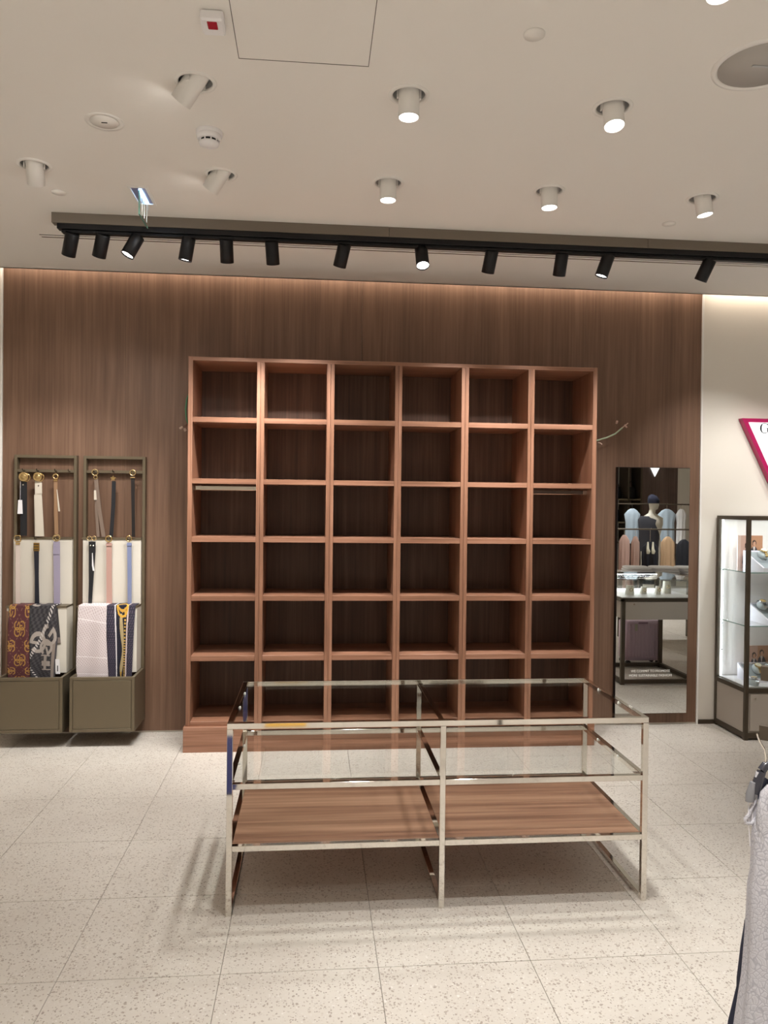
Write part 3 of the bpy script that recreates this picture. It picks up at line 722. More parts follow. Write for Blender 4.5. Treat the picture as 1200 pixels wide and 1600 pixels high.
def c_maroon(u, v):
    x, y = u * .16, v * .52
    for row in range(0, 7):
        for q in (0, 1):
            cx = .085 + (.085 if q else 0) - (.085 if q else 0); 
        cy = .06 + row * .088
        cxs = [.088] if row % 2 else [.010, .168]
        for cx in cxs:
            if quad_g(x - cx, y - cy, .032, .0066): return GOLDC
    # dashed diamond lattice
    a, b = (x / .078 + y / .088) % 1, (x / .078 - y / .088) % 1
    if (abs(a - .05) < .035 or abs(b - .05) < .035) and int(y / .009) % 2: return ORANGE
    return MAROON
def c_grey(u, v):
    x, y = u * .2, v * .52
    base = lin('2f2d31') if (int(x / .018 + y / .03) + int(y / .016)) % 2 else lin('474447')
    if abs((x * .9 + y * .62) - .19) < .011 and int((x - y) / .012) % 2: return lin('c9c3c0')
    if abs((x - y * .5) + .19) < .008 and int(y / .012) % 2: return lin('d5cfcc')
    if gmark(x - .05, y - .01, .045, .018, 0): return lin('a59b94')
    if gmark(x - .14, y - .18, .055, .020, 2.4, -1) or gmark(x - .06, y - .22, .06, .022, .2, -1) or gmark(x - .12, y - .245, .05, .018, 1.2): return lin('aaa098')
    if abs(x - .118 - (y - .29) * .1) < .035 and .29 < y < .40 and (int(y / .03) % 2 or abs(x - .118) < .012): return lin('a39992')
    if x > .165 and y > .2: return lin('8f8279') if x < .188 else lin('4d4a4d')
    return base
def c_pale(u, v):
    x, y = u * .23, v * .52
    if abs(y - .455) < .004 or abs(y - .30 - x * .05) < .0025 or abs(y - .1 - x * .1) < .002: return lin('ece5e6')
    a = (x + y * .7) / .016; b = (x - y * 1.2) / .022
    return lin('b9a6a7') if (a % 1 < .45 and b % 1 < .5) else lin('d9cecf')
def c_navyg(u, v):
    x, y = u * .2, v * .52
    if math.hypot((x - .115), (y - .055) * .95) < .040 and math.hypot(x - .115, (y - .055) * .95) > .030: return lin('d9a83c')
    if math.hypot((x - .115), (y - .035) * .95) < .040 and math.hypot(x - .115, (y - .035) * .95) > .031 and y > .03: return lin('d0a040')
    if abs(x - .062 - .006 * math.sin(y * 6)) < .0045: return lin('d8d3d6')
    if y > .08 and abs(x - .113 + .008 * math.sin(y * 18)) < .010 - .004 * math.sin(y * 30): return lin('b7a479') if y < .42 else lin('c49c4a')
    if y > .06 and abs(x - .135) < .006: return lin('c9a24a') if int(y / .008) % 2 else lin('1c1922')
    if abs(x - .152 + y * .01) < .005: return lin('c9b8b4')
    a = (x + y * .6) / .016
    k = (a % 1 < .4 and (y / .012) % 1 < .6)
    if x < .06 or x > .157: return lin('57495a') if k else lin('2a2937')
    return lin('20213a') if k else lin('15141f')
def scarf(label, el, er, cf, y, nu, nv, fold, extra=None):
    c = at(*el[-1], Y=y); t = thing('scarf', (c.x, y, c.z), label, 'scarf', 'scarves draped on the stands')
    printed('cloth', nu, nv, scarf_drape(el, er, y, fold), cf, CLOTHPRINT, t, .003)
    return t
t = scarf('pale pinkish white scarf with fine woven pattern', [(123, 946), (121, 1000), (120, 1040), (121.5, 1060)], [(167, 946), (167, 1000), (169, 1040), (170, 1062)], c_pale, YSC - .014, 120, 220, .004)
t = scarf('navy scarf with gold chain and white stripe print', [(165, 946), (168, 1000), (170, 1040), (172, 1064)], [(212, 946), (209, 1000), (207, 1040), (206, 1064)], c_navyg, YSC + .004, 120, 240, .007)
t = scarf('maroon scarf with gold monogram print', [(15, 946), (13.5, 1000), (13, 1040), (14, 1064)], [(46.5, 946), (46.5, 1000), (47.5, 1040), (48, 1064)], c_maroon, YSC, 110, 300, .003)
MB().strip([at(11.5, 955, Y=YSC + .006), at(10, 1055, Y=YSC + .006)], [.012, .012], .003).build('under_layer', mat('scarf_lining', '8b6a55', .9), t)
t = scarf('charcoal patterned scarf with large grey letters', [(47.4, 946), (47.4, 1000), (48.6, 1040), (49, 1064)], [(88, 946), (91, 1000), (87, 1040), (86, 1064)], c_grey, YSC + .002, 110, 240, .006)
printed('folded_corner', 20, 40, lambda u, v: tuple(at(84 + u * (6 + 5 * v), 948 + v * 58, Y=YSC + .012)), lambda u, v: lin('8d8078') if v > .82 else (lin('3a373a') if (int(u * 5 + v * 6) + int(v * 12)) % 2 else lin('4a4748')), CLOTHPRINT, t, .003)
MB().strip([at(89.5, 1030, Y=YSC - .01), at(90.5, 1053, Y=YSC - .01)], [.026, .03], .001).build('price_tag', cl['tag'], t)
MB().strip([at(90, 1040, Y=YSC - .0108), at(90, 1049, Y=YSC - .0108)], [.006, .006], .0004).build('barcode', DARK, t)

# ================================================================== WATCH CASE
XC0, XC1, YC0, YC1, ZC0, ZC1 = 3.055, 4.35, 5.165, 5.585, .0, 1.583
wc = thing('watch_case', ((XC0 + XC1) / 2, 5.37, 0), 'bronze framed glass display case with watches at the right edge', 'display case')
e = .026
for x in (XC0, XC1 - e):
    for y in (YC0, YC1 - e): MB().box(x, x + e, y, y + e, .0, ZC1, .001).build('post', BRONZED, wc)
for z0, z1 in ((0.012, .05), (.335, .367), (ZC1 - .026, ZC1)):
    for y in (YC0, YC1 - e): MB().box(XC0 + e, XC1 - e, y, y + e, z0, z1, .001).build('rail', BRONZED, wc)
    for x in (XC0, XC1 - e): MB().box(x, x + e, YC0 + e, YC1 - e, z0, z1, .001).build('rail', BRONZED, wc)
WARMG = GREYPANEL
MB().box(XC0 + .006, XC0 + .018, YC0 + e, YC1 - e, .05, .335).build('side_panel', WARMG, wc)
MB().box(XC1 - .018, XC1 - .006, YC0 + e, YC1 - e, .05, .335).build('side_panel', WARMG, wc)
dr = MB().box(XC0 + e + .014, XC0 + .60, YC0 + .002, YC0 + .02, .064, .326, .002).build('cabinet_door', WARMG, wc)
MB().lathe([(.009, 0), (.009, .004), (.004, .006), (0, .006)], (XC0 + .075, YC0 + .002, .296), 14, axis=(0, -1, 0)).build('lock', CHROME, dr)
MB().box(XC0 + .62, XC1 - e - .014, YC0 + .002, YC0 + .02, .064, .326, .002).build('cabinet_door', WARMG, wc)
MB().box(XC0 + e, XC1 - e, YC0 + .012, YC0 + .024, .05, .335).build('front_frame', WARMG, wc)
DECK = mat('white_deck', 'e6e3e4', .35)
MB().box(XC0 + e, XC1 - e, YC0 + e, YC1 - e, .367, .374).build('deck', DECK, wc)
MB().box(XC0 + e, XC1 - e, YC1 - .014, YC1 - .004, .374, ZC1 - .026).build('back_panel', mat('case_back', 'e9e5e2', .5), wc)
MB().box(XC0 + .009, XC0 + .014, YC0 + e, YC1 - e, .367, ZC1 - .026).build('side_glass', GLASS, wc)
MB().box(XC0 + e, XC1 - e, YC0 + .009, YC0 + .014, .367, ZC1 - .026).build('front_glass', GLASS, wc)
MB().box(XC0 + e, XC1 - e, YC0 + e, YC1 - e, ZC1 - .012, ZC1 - .007).build('top_glass', GLASS, wc)
shelf_z = (1.180, .800)
for z in shelf_z:
    g = MB().box(XC0 + .02, XC1 - e, YC0 + .03, YC1 - .03, z, z + .006).build('glass_shelf', GLASS, wc)
    MB().box(XC0 + .02, XC1 - e, YC0 + .028, YC0 + .030, z, z + .006).build('glass_edge', GLASSE, g)
    MB().box(XC0 + .018, XC0 + .020, YC0 + .028, YC1 - .03, z, z + .006).build('glass_edge', GLASSE, g)
led = MB().box(XC0 + .027, XC0 + .033, YC1 - .040, YC1 - .027, .375, ZC1 - .03).build('led_strip', CASELED, wc)
for q in range(5): MB().box(XC0 + .024, XC0 + .034, YC1 - .043, YC1 - .036, .57 + q * .2, .578 + q * .2).build('led_clip', BLACK, led)
lamp('case_led_light', 'AREA', (XC0 + .06, YC1 - .06, .97), .8, (.85, .93, 1.0), (.8, -.5, 0), shape='RECTANGLE', size=.02, size_y=1.1)
lamp('case_led_light', 'AREA', (3.7, YC0 + .06, ZC1 - .03), 1.6, (.9, .95, 1.0), (0, .4, -1), shape='RECTANGLE', size=1.2, size_y=.02)
# trays and watches
LILACW = mat('tray_white', 'ece8f2', .4); PAD = mat('tray_pad', '939ba0', .8); PILLOW = mat('watch_pillow', 'c9d2d6', .7)
DIAL = [mat('dial_a', 'f1ead8', .3), mat('dial_b', 'e3c277', .3, .6), mat('dial_c', 'e8eef4', .3)]
SILV = mat('silver_metal', 'd9d9dc', .2, 1.0)
LEATH = mat('watch_leather', '20191a', .6)
def tray(x0, x1, z, y0, y1, label, rise):
    """wedge tray: low front, high back"""
    t = thing('watch_tray', ((x0 + x1) / 2, (y0 + y1) / 2, z), label, 'tray', 'slanted watch trays in the case')
    lo, hi = .03, .03 + rise
    b = MB(); th = .012
    for xa, xb2 in ((x0, x0 + th), (x1 - th, x1)):
        vs = [(x, y, zz) for x in (xa, xb2) for (y, zz) in ((y0, z), (y1, z), (y1, z + hi), (y0, z + lo))]
        b.add(vs, [(0, 1, 2, 3), (7, 6, 5, 4), (0, 4, 5, 1), (1, 5, 6, 2), (2, 6, 7, 3), (3, 7, 4, 0)])
    b.box(x0 + th, x1 - th, y0, y0 + th, z, z + lo).box(x0 + th, x1 - th, y1 - th, y1, z, z + hi)
    b.build('tray_frame', LILACW, t)
    d = .012
    MB().add([(x0 + th, y0 + th, z + lo - d), (x1 - th, y0 + th, z + lo - d), (x1 - th, y1 - th, z + hi - d), (x0 + th, y1 - th, z + hi - d)], [(0, 1, 2, 3)]).build('pad', PAD, t)
    return lambda u, v: Vector((x0 + th + u * (x1 - x0 - 2 * th), y0 + th + v * (y1 - y0 - 2 * th), z + lo - d + v * rise)), math.atan2(rise, y1 - y0)
def watch(p, tilt, k, label):
    t = thing('wrist_watch', p, label, 'watch', 'wrist watches on trays')
    q = Matrix.Rotation(tilt, 4, 'X')
    def put(mb, name, m):
        mb.v = [tuple(q @ (Vector(v) * 1.3) + p) for v in mb.v]; return mb.build(name, m, t)
    put(MB().loft([(0, 0, .0, .020, .032), (0, 0, .012, .023, .036), (0, 0, .026, .020, .030), (0, 0, .033, .010, .02)], 16), 'pillow', PILLOW)
    m = [GOLD, SILV, LEATH][k % 3]
    pts = [(0, .041 * math.cos(a), .018 + .020 * math.sin(a)) for a in [math.pi * j / 9 for j in range(10)]]
    b = MB()
    for a_, b_ in zip(pts, pts[1:]):
        a2, b2 = Vector(a_), Vector(b_)
        b.add([(a2.x - .009, a2.y, a2.z), (a2.x + .009, a2.y, a2.z), (b2.x + .009, b2.y, b2.z), (b2.x - .009, b2.y, b2.z)], [(0, 1, 2, 3)])
    put(b, 'strap', m)
    c = put(MB().lathe([(.012, .034), (.019, .036), (.0195, .043), (.0175, .046), (.0165, .0445)], n=20), 'watch_body', GOLD if k % 3 != 1 else SILV)
    put(MB().lathe([(.0166, .0446), (0, .0448)], n=20), 'dial', DIAL[k % 3])
tw = []
tiers = [(3.20, 4.1, 1.1865, 5.21, 5.47, 'upper', .11, [(.10, .70), (.27, .72), (.30, .28), (.42, .62), (.43, .22), (.58, .68)]),
         (3.25, 4.1, .8065, 5.21, 5.47, 'middle', .10, [(.06, .80), (.14, .55), (.24, .80), (.25, .30), (.36, .62), (.40, .25), (.5, .72)]),
         (3.17, 4.0, .3745, 5.30, 5.47, 'lower', .085, [(.11, .55), (.23, .58), (.35, .55), (.47, .58)])]
for x0, x1, z, y0, y1, nm, rise, pos in tiers:
    pf, tl = tray(x0, x1, z, y0, y1, nm + ' slanted white watch tray in the glass case', rise)
    for k, (u, v) in enumerate(pos):
        watch(pf(u, v) + Vector((0, -.002, .003)), tl, k + (1 if nm == 'middle' else 0), f'{ordinal(k)} wrist watch on the {nm} tray of the glass case')
watch(Vector((3.165, 5.245, .3745)), 0, 1, 'single wrist watch lying on the white deck before the lower tray')
# printed photo cards: two figures in dark jackets against a tan room
def c_card(u, v):
    def el(cx, cy, rx, ry): return ((u - cx) / rx) ** 2 + ((v - cy) / ry) ** 2 < 1
    for cx, hy, cw in ((.36, .32, .17), (.66, .24, .19)):
        if el(cx + .01, hy + .02, .055, .075): return lin('c99a80')
        if el(cx, hy - .01, .085, .095): return lin('3a2a25')
        if abs(u - cx) < .045 * (hy + .34 - v) / .24 and hy + .1 < v < hy + .34: return lin('cfc6c2')
        if el(cx, hy + .48, cw, .40) and v > hy + .1: return lin('35313c')
    if u < .12: return lin('d5b9ad')
    return lin('b98768') if u > .5 else lin('c9a394')
for z, x0, x1, hh, lab, yy in ((1.1865, 3.175, 3.37, .25, 'pink photo card standing on the upper glass shelf', 5.50), (.3745, 3.245, 3.75, .235, 'wide tan photo card behind the lower watch tray', 5.50)):
    t = thing('photo_card', ((x0 + x1) / 2, yy, z), lab, 'card', 'photo cards in the case')
    MB().box(x0, x1, yy + .0012, yy + .01, z, z + hh).build('backing', mat('card_edge', 'ead0c8', .4), t)
    xe = min(x1, x0 + .2)
    printed('photo_print', 60, 60, lambda u, v, x0=x0, xe=xe, z=z, hh=hh, yy=yy: (x0 + u * (xe - x0), yy, z + hh * (1 - v)), c_card, CARDPRINT, t)
    if x1 > xe: printed('photo_print', 10, 10, lambda u, v, xe=xe, x1=x1, z=z, hh=hh, yy=yy: (xe + u * (x1 - xe), yy, z + hh * (1 - v)), lambda u, v: lin('c79a72'), CARDPRINT, t)

# ================================================================== LOGO SIGN
PINK = mat('magenta_edge', 'ad1a58', .35)
SIGNW = mat('lit_sign_face', (1, 1, 1), .4, emit=.8)
sg = thing('triangle_sign', (3.57, 5.56, 1.6), 'inverted triangle lit sign with magenta edge and serif letters on white wall', 'sign')
def tri(x0, x1, zt, inset):
    cx, hw = (x0 + x1) / 2, (x1 - x0) / 2; h_ = 2 * hw * 1.0
    return [(x0 + inset * 1.7, zt - inset), (x1 - inset * 1.7, zt - inset), (cx, zt - h_ + inset * 2.2)]
MB().prism(tri(3.215, 3.925, 2.318, 0), 5.54, 5.592).build('sign_body', PINK, sg)
MB().prism(tri(3.215, 3.925, 2.318, .030), 5.537, 5.541).build('lit_face', SIGNW, sg)
INK = mat('sign_ink', '20262c', .6)
def letter_g(cx, cz, r, y):
    b = MB(); n = 40; a0, a1 = math.radians(42), math.radians(330)
    ins, outs = [], []
    for k in range(n + 1):
        a = a0 + (a1 - a0) * k / n; wd = r * (.14 + .22 * max(0, -math.cos(a)))
        outs.append((cx + r * .92 * math.cos(a), cz + r * math.sin(a))); ins.append((cx + (r * .92 - wd) * math.cos(a), cz + (r - r * .13) * math.sin(a)))
    for k in range(n):
        q = [outs[k], outs[k + 1], ins[k + 1], ins[k]]
        b.add([(x, y, z) for x, z in q] + [(x, y + .002, z) for x, z in q], [(0, 1, 2, 3), (7, 6, 5, 4), (0, 4, 5, 1), (2, 6, 7, 3)])
    b.box(cx + r * .56, cx + r * .76, y, y + .002, cz - r * .72, cz - r * .02)
    b.box(cx + r * .36, cx + r * .96, y, y + .002, cz - r * .10, cz + r * .02)
    b.box(cx + r * .62, cx + r * .68, y, y + .002, cz + r * .45, cz + r * .9)
    return b
gc = at(1195.5, 669, Y=5.535)
letter_g(gc.x - .004, gc.z, .040, 5.5345).build('letter', INK, sg)
text('UESS', .098, (gc.x + .06, 5.536, gc.z), INK, sg, align='LEFT', name='letter')

# ================================================================== GARMENT RACK AT THE RIGHT EDGE
gr = thing('garment_rack', (1.1, 1.0, 0), 'bronze garment rack arms cut by the right edge', 'rack')
def bar(a, b, hw, hh, name, m, parent):
    a, b = Vector(a), Vector(b); d = (b - a).normalized(); s_ = d.cross(Vector((0, 0, 1))).normalized() * hw; u = Vector((0, 0, hh))
    vs = [p + i * s_ + j * u for p in (a, b) for i, j in ((-1, -1), (1, -1), (1, 1), (-1, 1))]
    return MB().add(vs, [(3, 2, 1, 0), (4, 5, 6, 7), (0, 1, 5, 4), (1, 2, 6, 5), (2, 3, 7, 6), (3, 0, 4, 7)]).build(name, m, parent)
YG = 1.30
dirv = Vector((.75, -.66, 0)).normalized()
a1 = at(1190, 1051, Y=YG); a2 = at(1187.5, 1143, Y=YG)
for a_ in (a1, a2):
    bar(a_, a_ + dirv * .72, .008, .0125, 'rack_bar', BRONZED, gr)
pe = a2 + dirv * .72
for f in (.72,):
    q = a2 + dirv * f
    MB().box(q.x - .014, q.x + .014, q.y - .014, q.y + .014, 0, 1.5, .001).build('upright', BRONZED, gr)
q = a2 + dirv * .72
MB().box(q.x - .25, q.x + .25, q.y - .2, q.y + .2, 0, .02, .003).build('base_plate', BRONZED, gr)
# hanger with a white lace blouse
LACE = mat('white_lace', 'd9d8de', .85)
def _lace():
    m = LACE; b = m.node_tree.nodes['Principled BSDF']; tc = N(m, 'ShaderNodeTexCoord')
    v = N(m, 'ShaderNodeTexVoronoi'); v.feature = 'DISTANCE_TO_EDGE'; v.inputs['Scale'].default_value = 120
    wv = N(m, 'ShaderNodeTexNoise'); wv.inputs['Scale'].default_value = 25; L(m, tc.outputs['Object'], wv.inputs['Vector'])
    ad = N(m, 'ShaderNodeVectorMath'); ad.operation = 'MULTIPLY_ADD'; ad.inputs[1].default_value = (.03, .03, .03); L(m, wv.outputs['Color'], ad.inputs[0]); L(m, tc.outputs['Object'], ad.inputs[2])
    L(m, ad.outputs[0], v.inputs['Vector'])
    r = ramp(m, [(.02, 'aeadb6'), (.12, 'd0cfd5'), (.3, 'c2c1c8')]); L(m, v.outputs['Distance'], r.inputs[0]); L(m, r.outputs[0], b.inputs['Base Color'])
    bp = N(m, 'ShaderNodeBump'); bp.inputs['Strength'].default_value = .25; bp.inputs['Distance'].default_value = .003; L(m, v.outputs['Distance'], bp.inputs['Height']); L(m, bp.outputs[0], b.inputs['Normal'])
_lace()
YB_ = 1.20
hk = at(1196, 1150, Y=YB_); gx = Vector((.93, -.36, 0)).normalized(); ang = math.atan2(gx.y, gx.x)
def P2(px, py, Y=YB_): return at(px, py, Y=Y)
hg = thing('clothes_hanger', P2(1199, 1200), 'dark clip hanger carrying the white lace blouse', 'hanger')
MB().tube([P2(1183, 1146), P2(1184, 1151), P2(1188, 1160), P2(1194, 1170), P2(1196, 1180), P2(1196.5, 1196)], .0016, 8).build('hook', CHROME, hg)
hc = P2(1203, 1196)
MB().tube([hc, hc + Vector((.010, 0, -.012)), P2(1190, 1205), P2(1184, 1222), P2(1180, 1240)][2:], [.007, .008, .007], 8).build('arm', mat('smoky_plastic', '3c3c44', .2), hg)
MB().tube([P2(1190, 1204), P2(1196, 1196), P2(1204, 1194), P2(1216, 1204), P2(1236, 1226)], .007, 8).build('arm', MATS['smoky_plastic'], hg)
e0 = P2(1171.5, 1240); MB().loft([(e0.x, e0.y, P2(1170, 1252).z, .007, .006), (e0.x + .001, e0.y, P2(1170, 1240).z, .0065, .008), (e0.x + .005, e0.y, P2(1170, 1222).z, .003, .006)], 14).build('shoulder_pad', mat('grey_pad', '86868a', .5), hg)
bl = thing('lace_blouse', P2(1200, 1590), 'white lace sleeveless blouse hanging at the right edge', 'blouse')
rows = [(1252, 1186, .03), (1270, 1181, .035), (1290, 1175, .045), (1310, 1173.5, .05), (1360, 1172, .055), (1383, 1168, .058), (1420, 1167, .06), (1470, 1165, .062), (1530, 1161, .066), (1600, 1151, .07), (1700, 1140, .075)]
secs = []
for py, px, ry in rows:
    p = P2(px, py); hwid = .17; c_ = p + gx * hwid
    secs.append((c_.x, c_.y, p.z, hwid, ry))
MB().loft(secs, 90, ang, .22, 11).build('body', LACE, bl)
# strap and arm hole edge
MB().tube([P2(1184, 1206), P2(1180.5, 1225), P2(1181, 1250), P2(1174, 1262), P2(1171, 1272), P2(1164.5, 1280), P2(1165, 1286), P2(1174, 1287), P2(1183, 1276), P2(1189, 1262)], .0032, 8).build('arm_hole_edge', LACE, bl)
MB().add([P2(1181, 1254), P2(1174, 1263), P2(1171, 1272), P2(1165, 1281), P2(1166, 1286), P2(1175, 1286), P2(1184, 1274), P2(1188, 1262)], [tuple(range(8))]).build('inner_facing', mat('lace_inner', 'b9b7bd', .9), bl)
a_ = [P2(1200, 1420, YB_ + .0), P2(1198, 1360, YB_ - .01), P2(1195, 1310, YB_ - .015), P2(1193, 1270, YB_ - .015), P2(1196, 1240, YB_ - .015), P2(1204, 1229, YB_ - .015)]
MB().tube(a_, [.010, .013, .013, .011, .008, .006], 10).build('shoulder', LACE, bl)
for px in (1169, 1175): MB().tube([P2(px, 1252), P2(px + 1, 1290), P2(px + 3, 1322)], .0009, 6).build('hang_loop', mat('loop_ribbon', 'e8e6ea', .6), bl)
nd = thing('navy_garment', P2(1200, 1590, 1.34), 'dark navy garment hanging just behind the lace blouse', 'garment')
secs = []
for py, px in ((1330, 1188), (1400, 1174), (1440, 1163), (1480, 1156), (1530, 1150), (1545, 1150), (1570, 1145), (1600, 1139), (1720, 1128)):
    p = at(px, py, Y=1.34); c_ = p + gx * .17; secs.append((c_.x, c_.y, p.z, .17, .04))
MB().loft(secs, 60, ang, .2, 9).build('body', NAVY, nd)
MB().tube([at(1192, 1250, Y=1.34), at(1195, 1232, Y=1.34), at(1203, 1220, Y=1.34)], .010, 8).build('strap', NAVY, nd)

# ================================================================== SHOP BEHIND THE CAMERA, SEEN IN THE MIRROR
ct = thing('glass_counter', (3.21, 3.9, 0), 'bronze framed glass counter across from the mirror', 'counter')
cx0, cx1, cy0, cy1 = 2.84, 3.58, 3.50, 4.27
for x in (cx0, cx1 - .035):
    for y in (cy0, cy1 - .035): MB().box(x, x + .035, y, y + .035, 0, .79, .001).build('leg', BRONZED, ct)
for x in (cx0, cx1 - .035):
    MB().box(x, x + .035, cy0 + .035, cy1 - .035, .01, .045).build('base_rail', BRONZED, ct)
for y in (cy0, cy1 - .035):
    MB().box(cx0 + .035, cx1 - .035, y, y + .035, .01, .045).build('base_rail', BRONZED, ct)
MB().box(cx0, cx1, cy0, cy1, .765, .80, .001).build('top_frame', BRONZED, ct)
MB().box(cx0 + .036, cx1 - .036, cy0 + .02, cy1 - .005, .60, .764).build('drawer', GREYPANEL, ct)
MB().lathe([(.009, 0), (.006, .006), (0, .006)], (cx0 + .12, cy1 - .005, .74), 12, axis=(0, 1, 0)).build('lock', CHROME, ct)
MB().box(cx0 + .01, cx1 - .01, cy0 + .01, cy1 - .01, .80, .806).build('deck', DECK, ct)
for q in ((cx0 + .005, cx0 + .011, cy0, cy1), (cx1 - .011, cx1 - .005, cy0, cy1), (cx0 + .011, cx1 - .011, cy1 - .01, cy1 - .004), (cx0 + .011, cx1 - .011, cy0 + .004, cy0 + .01)):
    MB().box(*q, .80, .965).build('glass_side', GLASS, ct)
MB().box(cx0, cx1, cy0, cy1, .965, .975).build('glass_lid', GLASS, ct)
lamp('counter_led', 'AREA', (3.2, cy0 + .06, .955), 3, (.95, .98, 1), (0, .5, -1), shape='RECTANGLE', size=.6, size_y=.02)
for k, (x, y, a_, b_, c_, lab) in enumerate(((2.99, 4.08, .09, .05, .09, 'cream jewellery stand in the counter, nearest its corner'), (3.16, 4.0, .07, .06, .07, 'small ivory jewellery block in the counter'), (3.28, 4.05, .06, .05, .08, 'pale jewellery block with gold piece in the counter'), (3.40, 3.98, .09, .04, .12, 'tall grey jewellery display in the counter'))):
    t = thing('jewellery_stand', (x, y, .808), lab, 'stand', 'jewellery stands in the counter')
    MB().loft([(x, y, .808, a_ / 2, b_ / 2), (x + .01, y - .01, .806 + c_, a_ / 2 * .85, b_ / 2 * .6)], 4, math.pi / 4).build('block', mat('ivory_block', 'd9d5c8', .5), t)
    ring((x, y + .04, .806 + c_ * .6), .014, .003, GOLD, 'bracelet', t)
# suitcase
su = thing('suitcase', (3.43, 3.33, 0), 'lilac ribbed cabin suitcase standing behind the counter', 'suitcase')
LIL = mat('lilac_shell', 'c9b2c1', .4)
sh = MB().loft([(3.43, 3.33, .05, .185, .10), (3.43, 3.33, .07, .2, .115), (3.43, 3.33, .44, .2, .115), (3.43, 3.33, .462, .185, .10)], 48, 0, 0, power=.3).build('shell', LIL, su)
for k in range(11):
    x = 3.27 + k * .032; MB().box(x - .008, x + .008, 3.442, 3.450, .09, .43, .002).build('rib', LIL, sh)
MB().box(3.36, 3.46, 3.445, 3.458, .435, .45, .003).build('handle', mat('lilac_handle', '8b6b7d', .4), su)
MB().box(3.32, 3.35, 3.452, 3.455, .36, .43).build('luggage_tag', mat('tag_card', 'b8b6a2', .6), su)
for dx in (-.16, .16):
    for dy in (-.08, .08): MB().cyl((3.43 + dx, 3.33 + dy - .015, .025), (3.43 + dx, 3.33 + dy + .015, .025), .025, n=16).build('wheel', BLACK, su)
# low display table with folded white garments
lt = thing('folded_table', (4.2, 2.3, 0), 'dark low display table behind the counter', 'table')
MB().box(3.75, 4.9, 1.6, 2.4, .80, .83, .002).build('top', GREYPANEL, lt)
for x in (3.85, 4.05, 4.75):
    for y in (1.7, 2.3): MB().box(x, x + .04, y, y + .04, 0, .80).build('leg', BRONZED, lt)
for k in range(3):
    for q in range(3):
        x, y = 3.92 + k * .33, 2.1; z = .83 + q * .028
        one('folded_shirt', MB().loft([(x, y, z, .13, .17), (x, y, z + .006, .15, .19), (x, y, z + .022, .15, .19), (x, y, z + .028, .13, .17)], 32, .1 * q, 0, power=.35), mat('white_cotton', 'f0f0f2', .9), f'white folded shirt, {["bottom", "middle", "top"][q]} of the {["first", "second", "third"][k]} pile', 'shirt', 'folded shirts')
# clothes rail
cr = thing('clothes_rail', (5.3, -.3, 0), 'bronze clothes rail standing behind the camera', 'rail')
for x in (4.35, 6.15): MB().box(x - .015, x + .015, -.315, -.285, 0, 1.55 if x != 6.15 else 1.5).build('upright', BRONZED, cr)
MB().cyl((4.35, -.3, 1.29), (6.15, -.3, 1.29), .012, n=12).build('rail', BRONZED, cr)
for gx_, wdt, z0, z1, colr, lab in ((4.56, .07, .35, 1.22, '6b5c58', 'dark brown dress hanging on the clothes rail'), (4.76, .085, .30, 1.2, 'c9a79c', 'dusty pink dress hanging on the clothes rail'), (4.935, .065, .3, 1.18, 'b7988c', 'rose brown dress hanging beside the pink one'), (5.17, .13, .45, 1.1, '1f2029', 'black skirt hanging on the clothes rail'), (5.45, .11, .62, 1.18, 'c8a887', 'tan ribbed sweater hanging on the clothes rail'), (5.71, .12, .5, 1.14, '2a2b33', 'charcoal top hanging at the end of the clothes rail')):
    t = thing('hanging_garment', (gx_, -.3, z0), lab, 'garment', 'garments on the far rail')
    MB().loft([(gx_, -.3, z1, .025, .02), (gx_, -.3, z1 - .03, wdt * .55, .035), (gx_, -.3, z1 - .09, wdt * .95, .045), (gx_, -.3, z1 - .25, wdt, .055), (gx_, -.3, (z0 + z1) / 2, wdt * .95, .06), (gx_, -.3, z0, wdt * 1.1, .07)], 48, .1, .25, 9).build('body', mat('cloth_' + colr, colr, .9), t)
    MB().tube([(gx_ - .0, -.3, z1 - .01), (gx_, -.3, 1.285), (gx_ + .015, -.3, 1.31), (gx_ + .025, -.3, 1.295)], .003, 6).build('hanger_hook', CHROME, t)
t = thing('shoe_pair_display', (5.13, -.2, .9), 'pale heeled shoe hanging on the far rail', 'shoe')
for x in (5.09, 5.17): MB().loft([(x, -.19, .92, .02, .02), (x, -.18, .96, .03, .03), (x, -.2, 1.0, .02, .02), (x + .01, -.22, 1.1, .012, .012)], 14).build('shoe', mat('pale_satin', 'd9d6c4', .4), t)
# mannequin with beanie
mn = thing('mannequin', (5.6, -1.2, 0), 'white mannequin with navy beanie and open jacket', 'mannequin')
SKIN = mat('mannequin_white', 'd8d4c8', .5)
MB().loft([(5.6, -1.2, 0, .16, .12), (5.6, -1.2, .75, .17, .13), (5.6, -1.2, .95, .18, .12), (5.6, -1.2, 1.15, .14, .10), (5.6, -1.2, 1.35, .19, .11), (5.6, -1.2, 1.45, .19, .09), (5.6, -1.2, 1.50, .10, .06), (5.6, -1.2, 1.53, .055, .055), (5.61, -1.2, 1.58, .05, .055), (5.63, -1.2, 1.60, .065, .075), (5.635, -1.2, 1.66, .08, .08), (5.63, -1.2, 1.74, .085, .08), (5.63, -1.2, 1.80, .05, .05)], 32).build('body', SKIN, mn)
MB().loft([(5.63, -1.2, 1.69, .092, .088), (5.625, -1.2, 1.75, .095, .09), (5.61, -1.2, 1.81, .07, .07), (5.60, -1.2, 1.84, .02, .02)], 28).build('beanie', NAVY, mn)
MB().loft([(5.56, -1.2, .9, .17, .15), (5.56, -1.2, 1.2, .17, .13), (5.54, -1.2, 1.42, .17, .115), (5.54, -1.22, 1.48, .12, .08)], 32).build('jacket', mat('jacket_grey', '3b3c44', .9), mn)
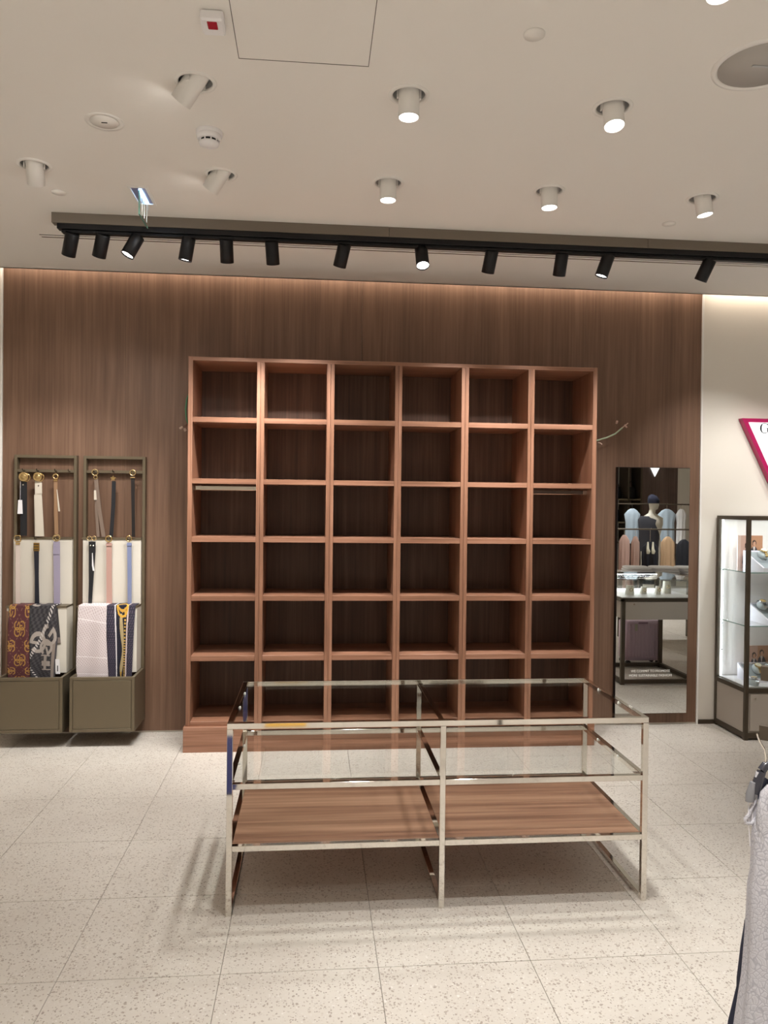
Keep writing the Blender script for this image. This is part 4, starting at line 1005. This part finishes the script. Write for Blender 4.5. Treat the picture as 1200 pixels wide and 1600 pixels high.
# far walls and shelves behind
FW = wood('far_walnut', [(.33, '4f3f3a'), (.5, '66534c'), (.66, '77625a')], 'z', .6, 50, 4)
for k in range(4):
    MB().box(6.3 + k * .3, 6.599 + k * .3, YF, YF + .02, 0, 3.2).build('wood_panel', FW, wfr)
for k in range(8):
    MB().box(3.6 + k * .32, 3.919 + k * .32, YF, YF + .012, 0, 3.2).build('wood_panel', FW, wfr)
fs = thing('far_sign', (6.95, YF + .03, 2.3), 'small lit triangle sign on the far walnut wall', 'sign')
sx_ = 7.0
MB().prism([(sx_ - .13, 2.5), (sx_ + .13, 2.5), (sx_, 2.25)], YF + .025, YF + .05).build('sign_face', SIGNW, fs)
su2 = thing('bag_shelf', (6.05, -3.9, 0), 'bronze open shelf with bags against the far wall', 'shelf')
for x in (5.6, 6.24, 6.50): MB().box(x, x + .03, -4.15, -3.7, 0, 2.8).build('post', BRONZED, su2)
for z in (.9, 1.30, 1.76, 2.6): MB().box(5.63, 6.50, -4.15, -3.7, z, z + .025).build('shelf_board', BRONZE, su2)
for k, (x, z) in enumerate(((6.08, 1.787), (6.385, 1.787), (5.80, 1.787), (6.05, 1.327))):
    t = thing('handbag', (x, -3.9, z), ['black handbag in the middle of the upper far shelf', 'black handbag in the narrow bay of the far shelf', 'black handbag at the outer end of the upper far shelf', 'black handbag on the lower far shelf'][k], 'bag', 'handbags on the far shelf')
    MB().loft([(x, -3.9, z, .09, .06), (x, -3.9, z + .03, .10, .07), (x, -3.9, z + .24, .08, .04)], 24, power=.5).build('body', BLACK, t)
    MB().tube([(x + .05 * math.cos(a), -3.9, z + .23 + .12 * math.sin(a)) for a in [math.pi * j / 8 for j in range(9)]], .006, 6).build('handle', BLACK, t)

# second rail with pale blue shirts behind the clothes rail
r2 = thing('shirt_rail', (5.8, -1.75, 0), 'tall bronze rail with pale blue shirts behind the mannequin', 'rail')
for x in (5.05, 6.55): MB().box(x - .015, x + .015, -1.765, -1.735, 0, 1.72).build('upright', BRONZED, r2)
MB().cyl((5.05, -1.75, 1.68), (6.55, -1.75, 1.68), .011, n=12).build('rail', BRONZED, r2)
for gx_, wdt, lab in ((5.50, .13, 'pale blue shirt hanging beside the mannequin'), (6.12, .15, 'pale blue tee hanging at the end of the tall rail'), (6.38, .09, 'white blouse hanging at the outer end of the tall rail')):
    t = thing('hanging_shirt', (gx_, -1.75, 1.0), lab, 'shirt', 'shirts on the tall rail')
    MB().loft([(gx_, -1.75, 1.60, .03, .025), (gx_, -1.75, 1.57, wdt * .6, .04), (gx_, -1.75, 1.50, wdt * 1.05, .05), (gx_, -1.75, 1.36, wdt * .85, .055), (gx_, -1.75, 1.0, wdt * .9, .06)], 40, .1, .2, 8).build('body', mat('pale_blue_cotton' if wdt > .1 else 'white_cotton', 'b9cbdc', .9), t)
    MB().tube([(gx_, -1.75, 1.59), (gx_, -1.75, 1.672), (gx_ + .013, -1.75, 1.696), (gx_ + .024, -1.75, 1.68)], .003, 6).build('hanger_hook', CHROME, t)
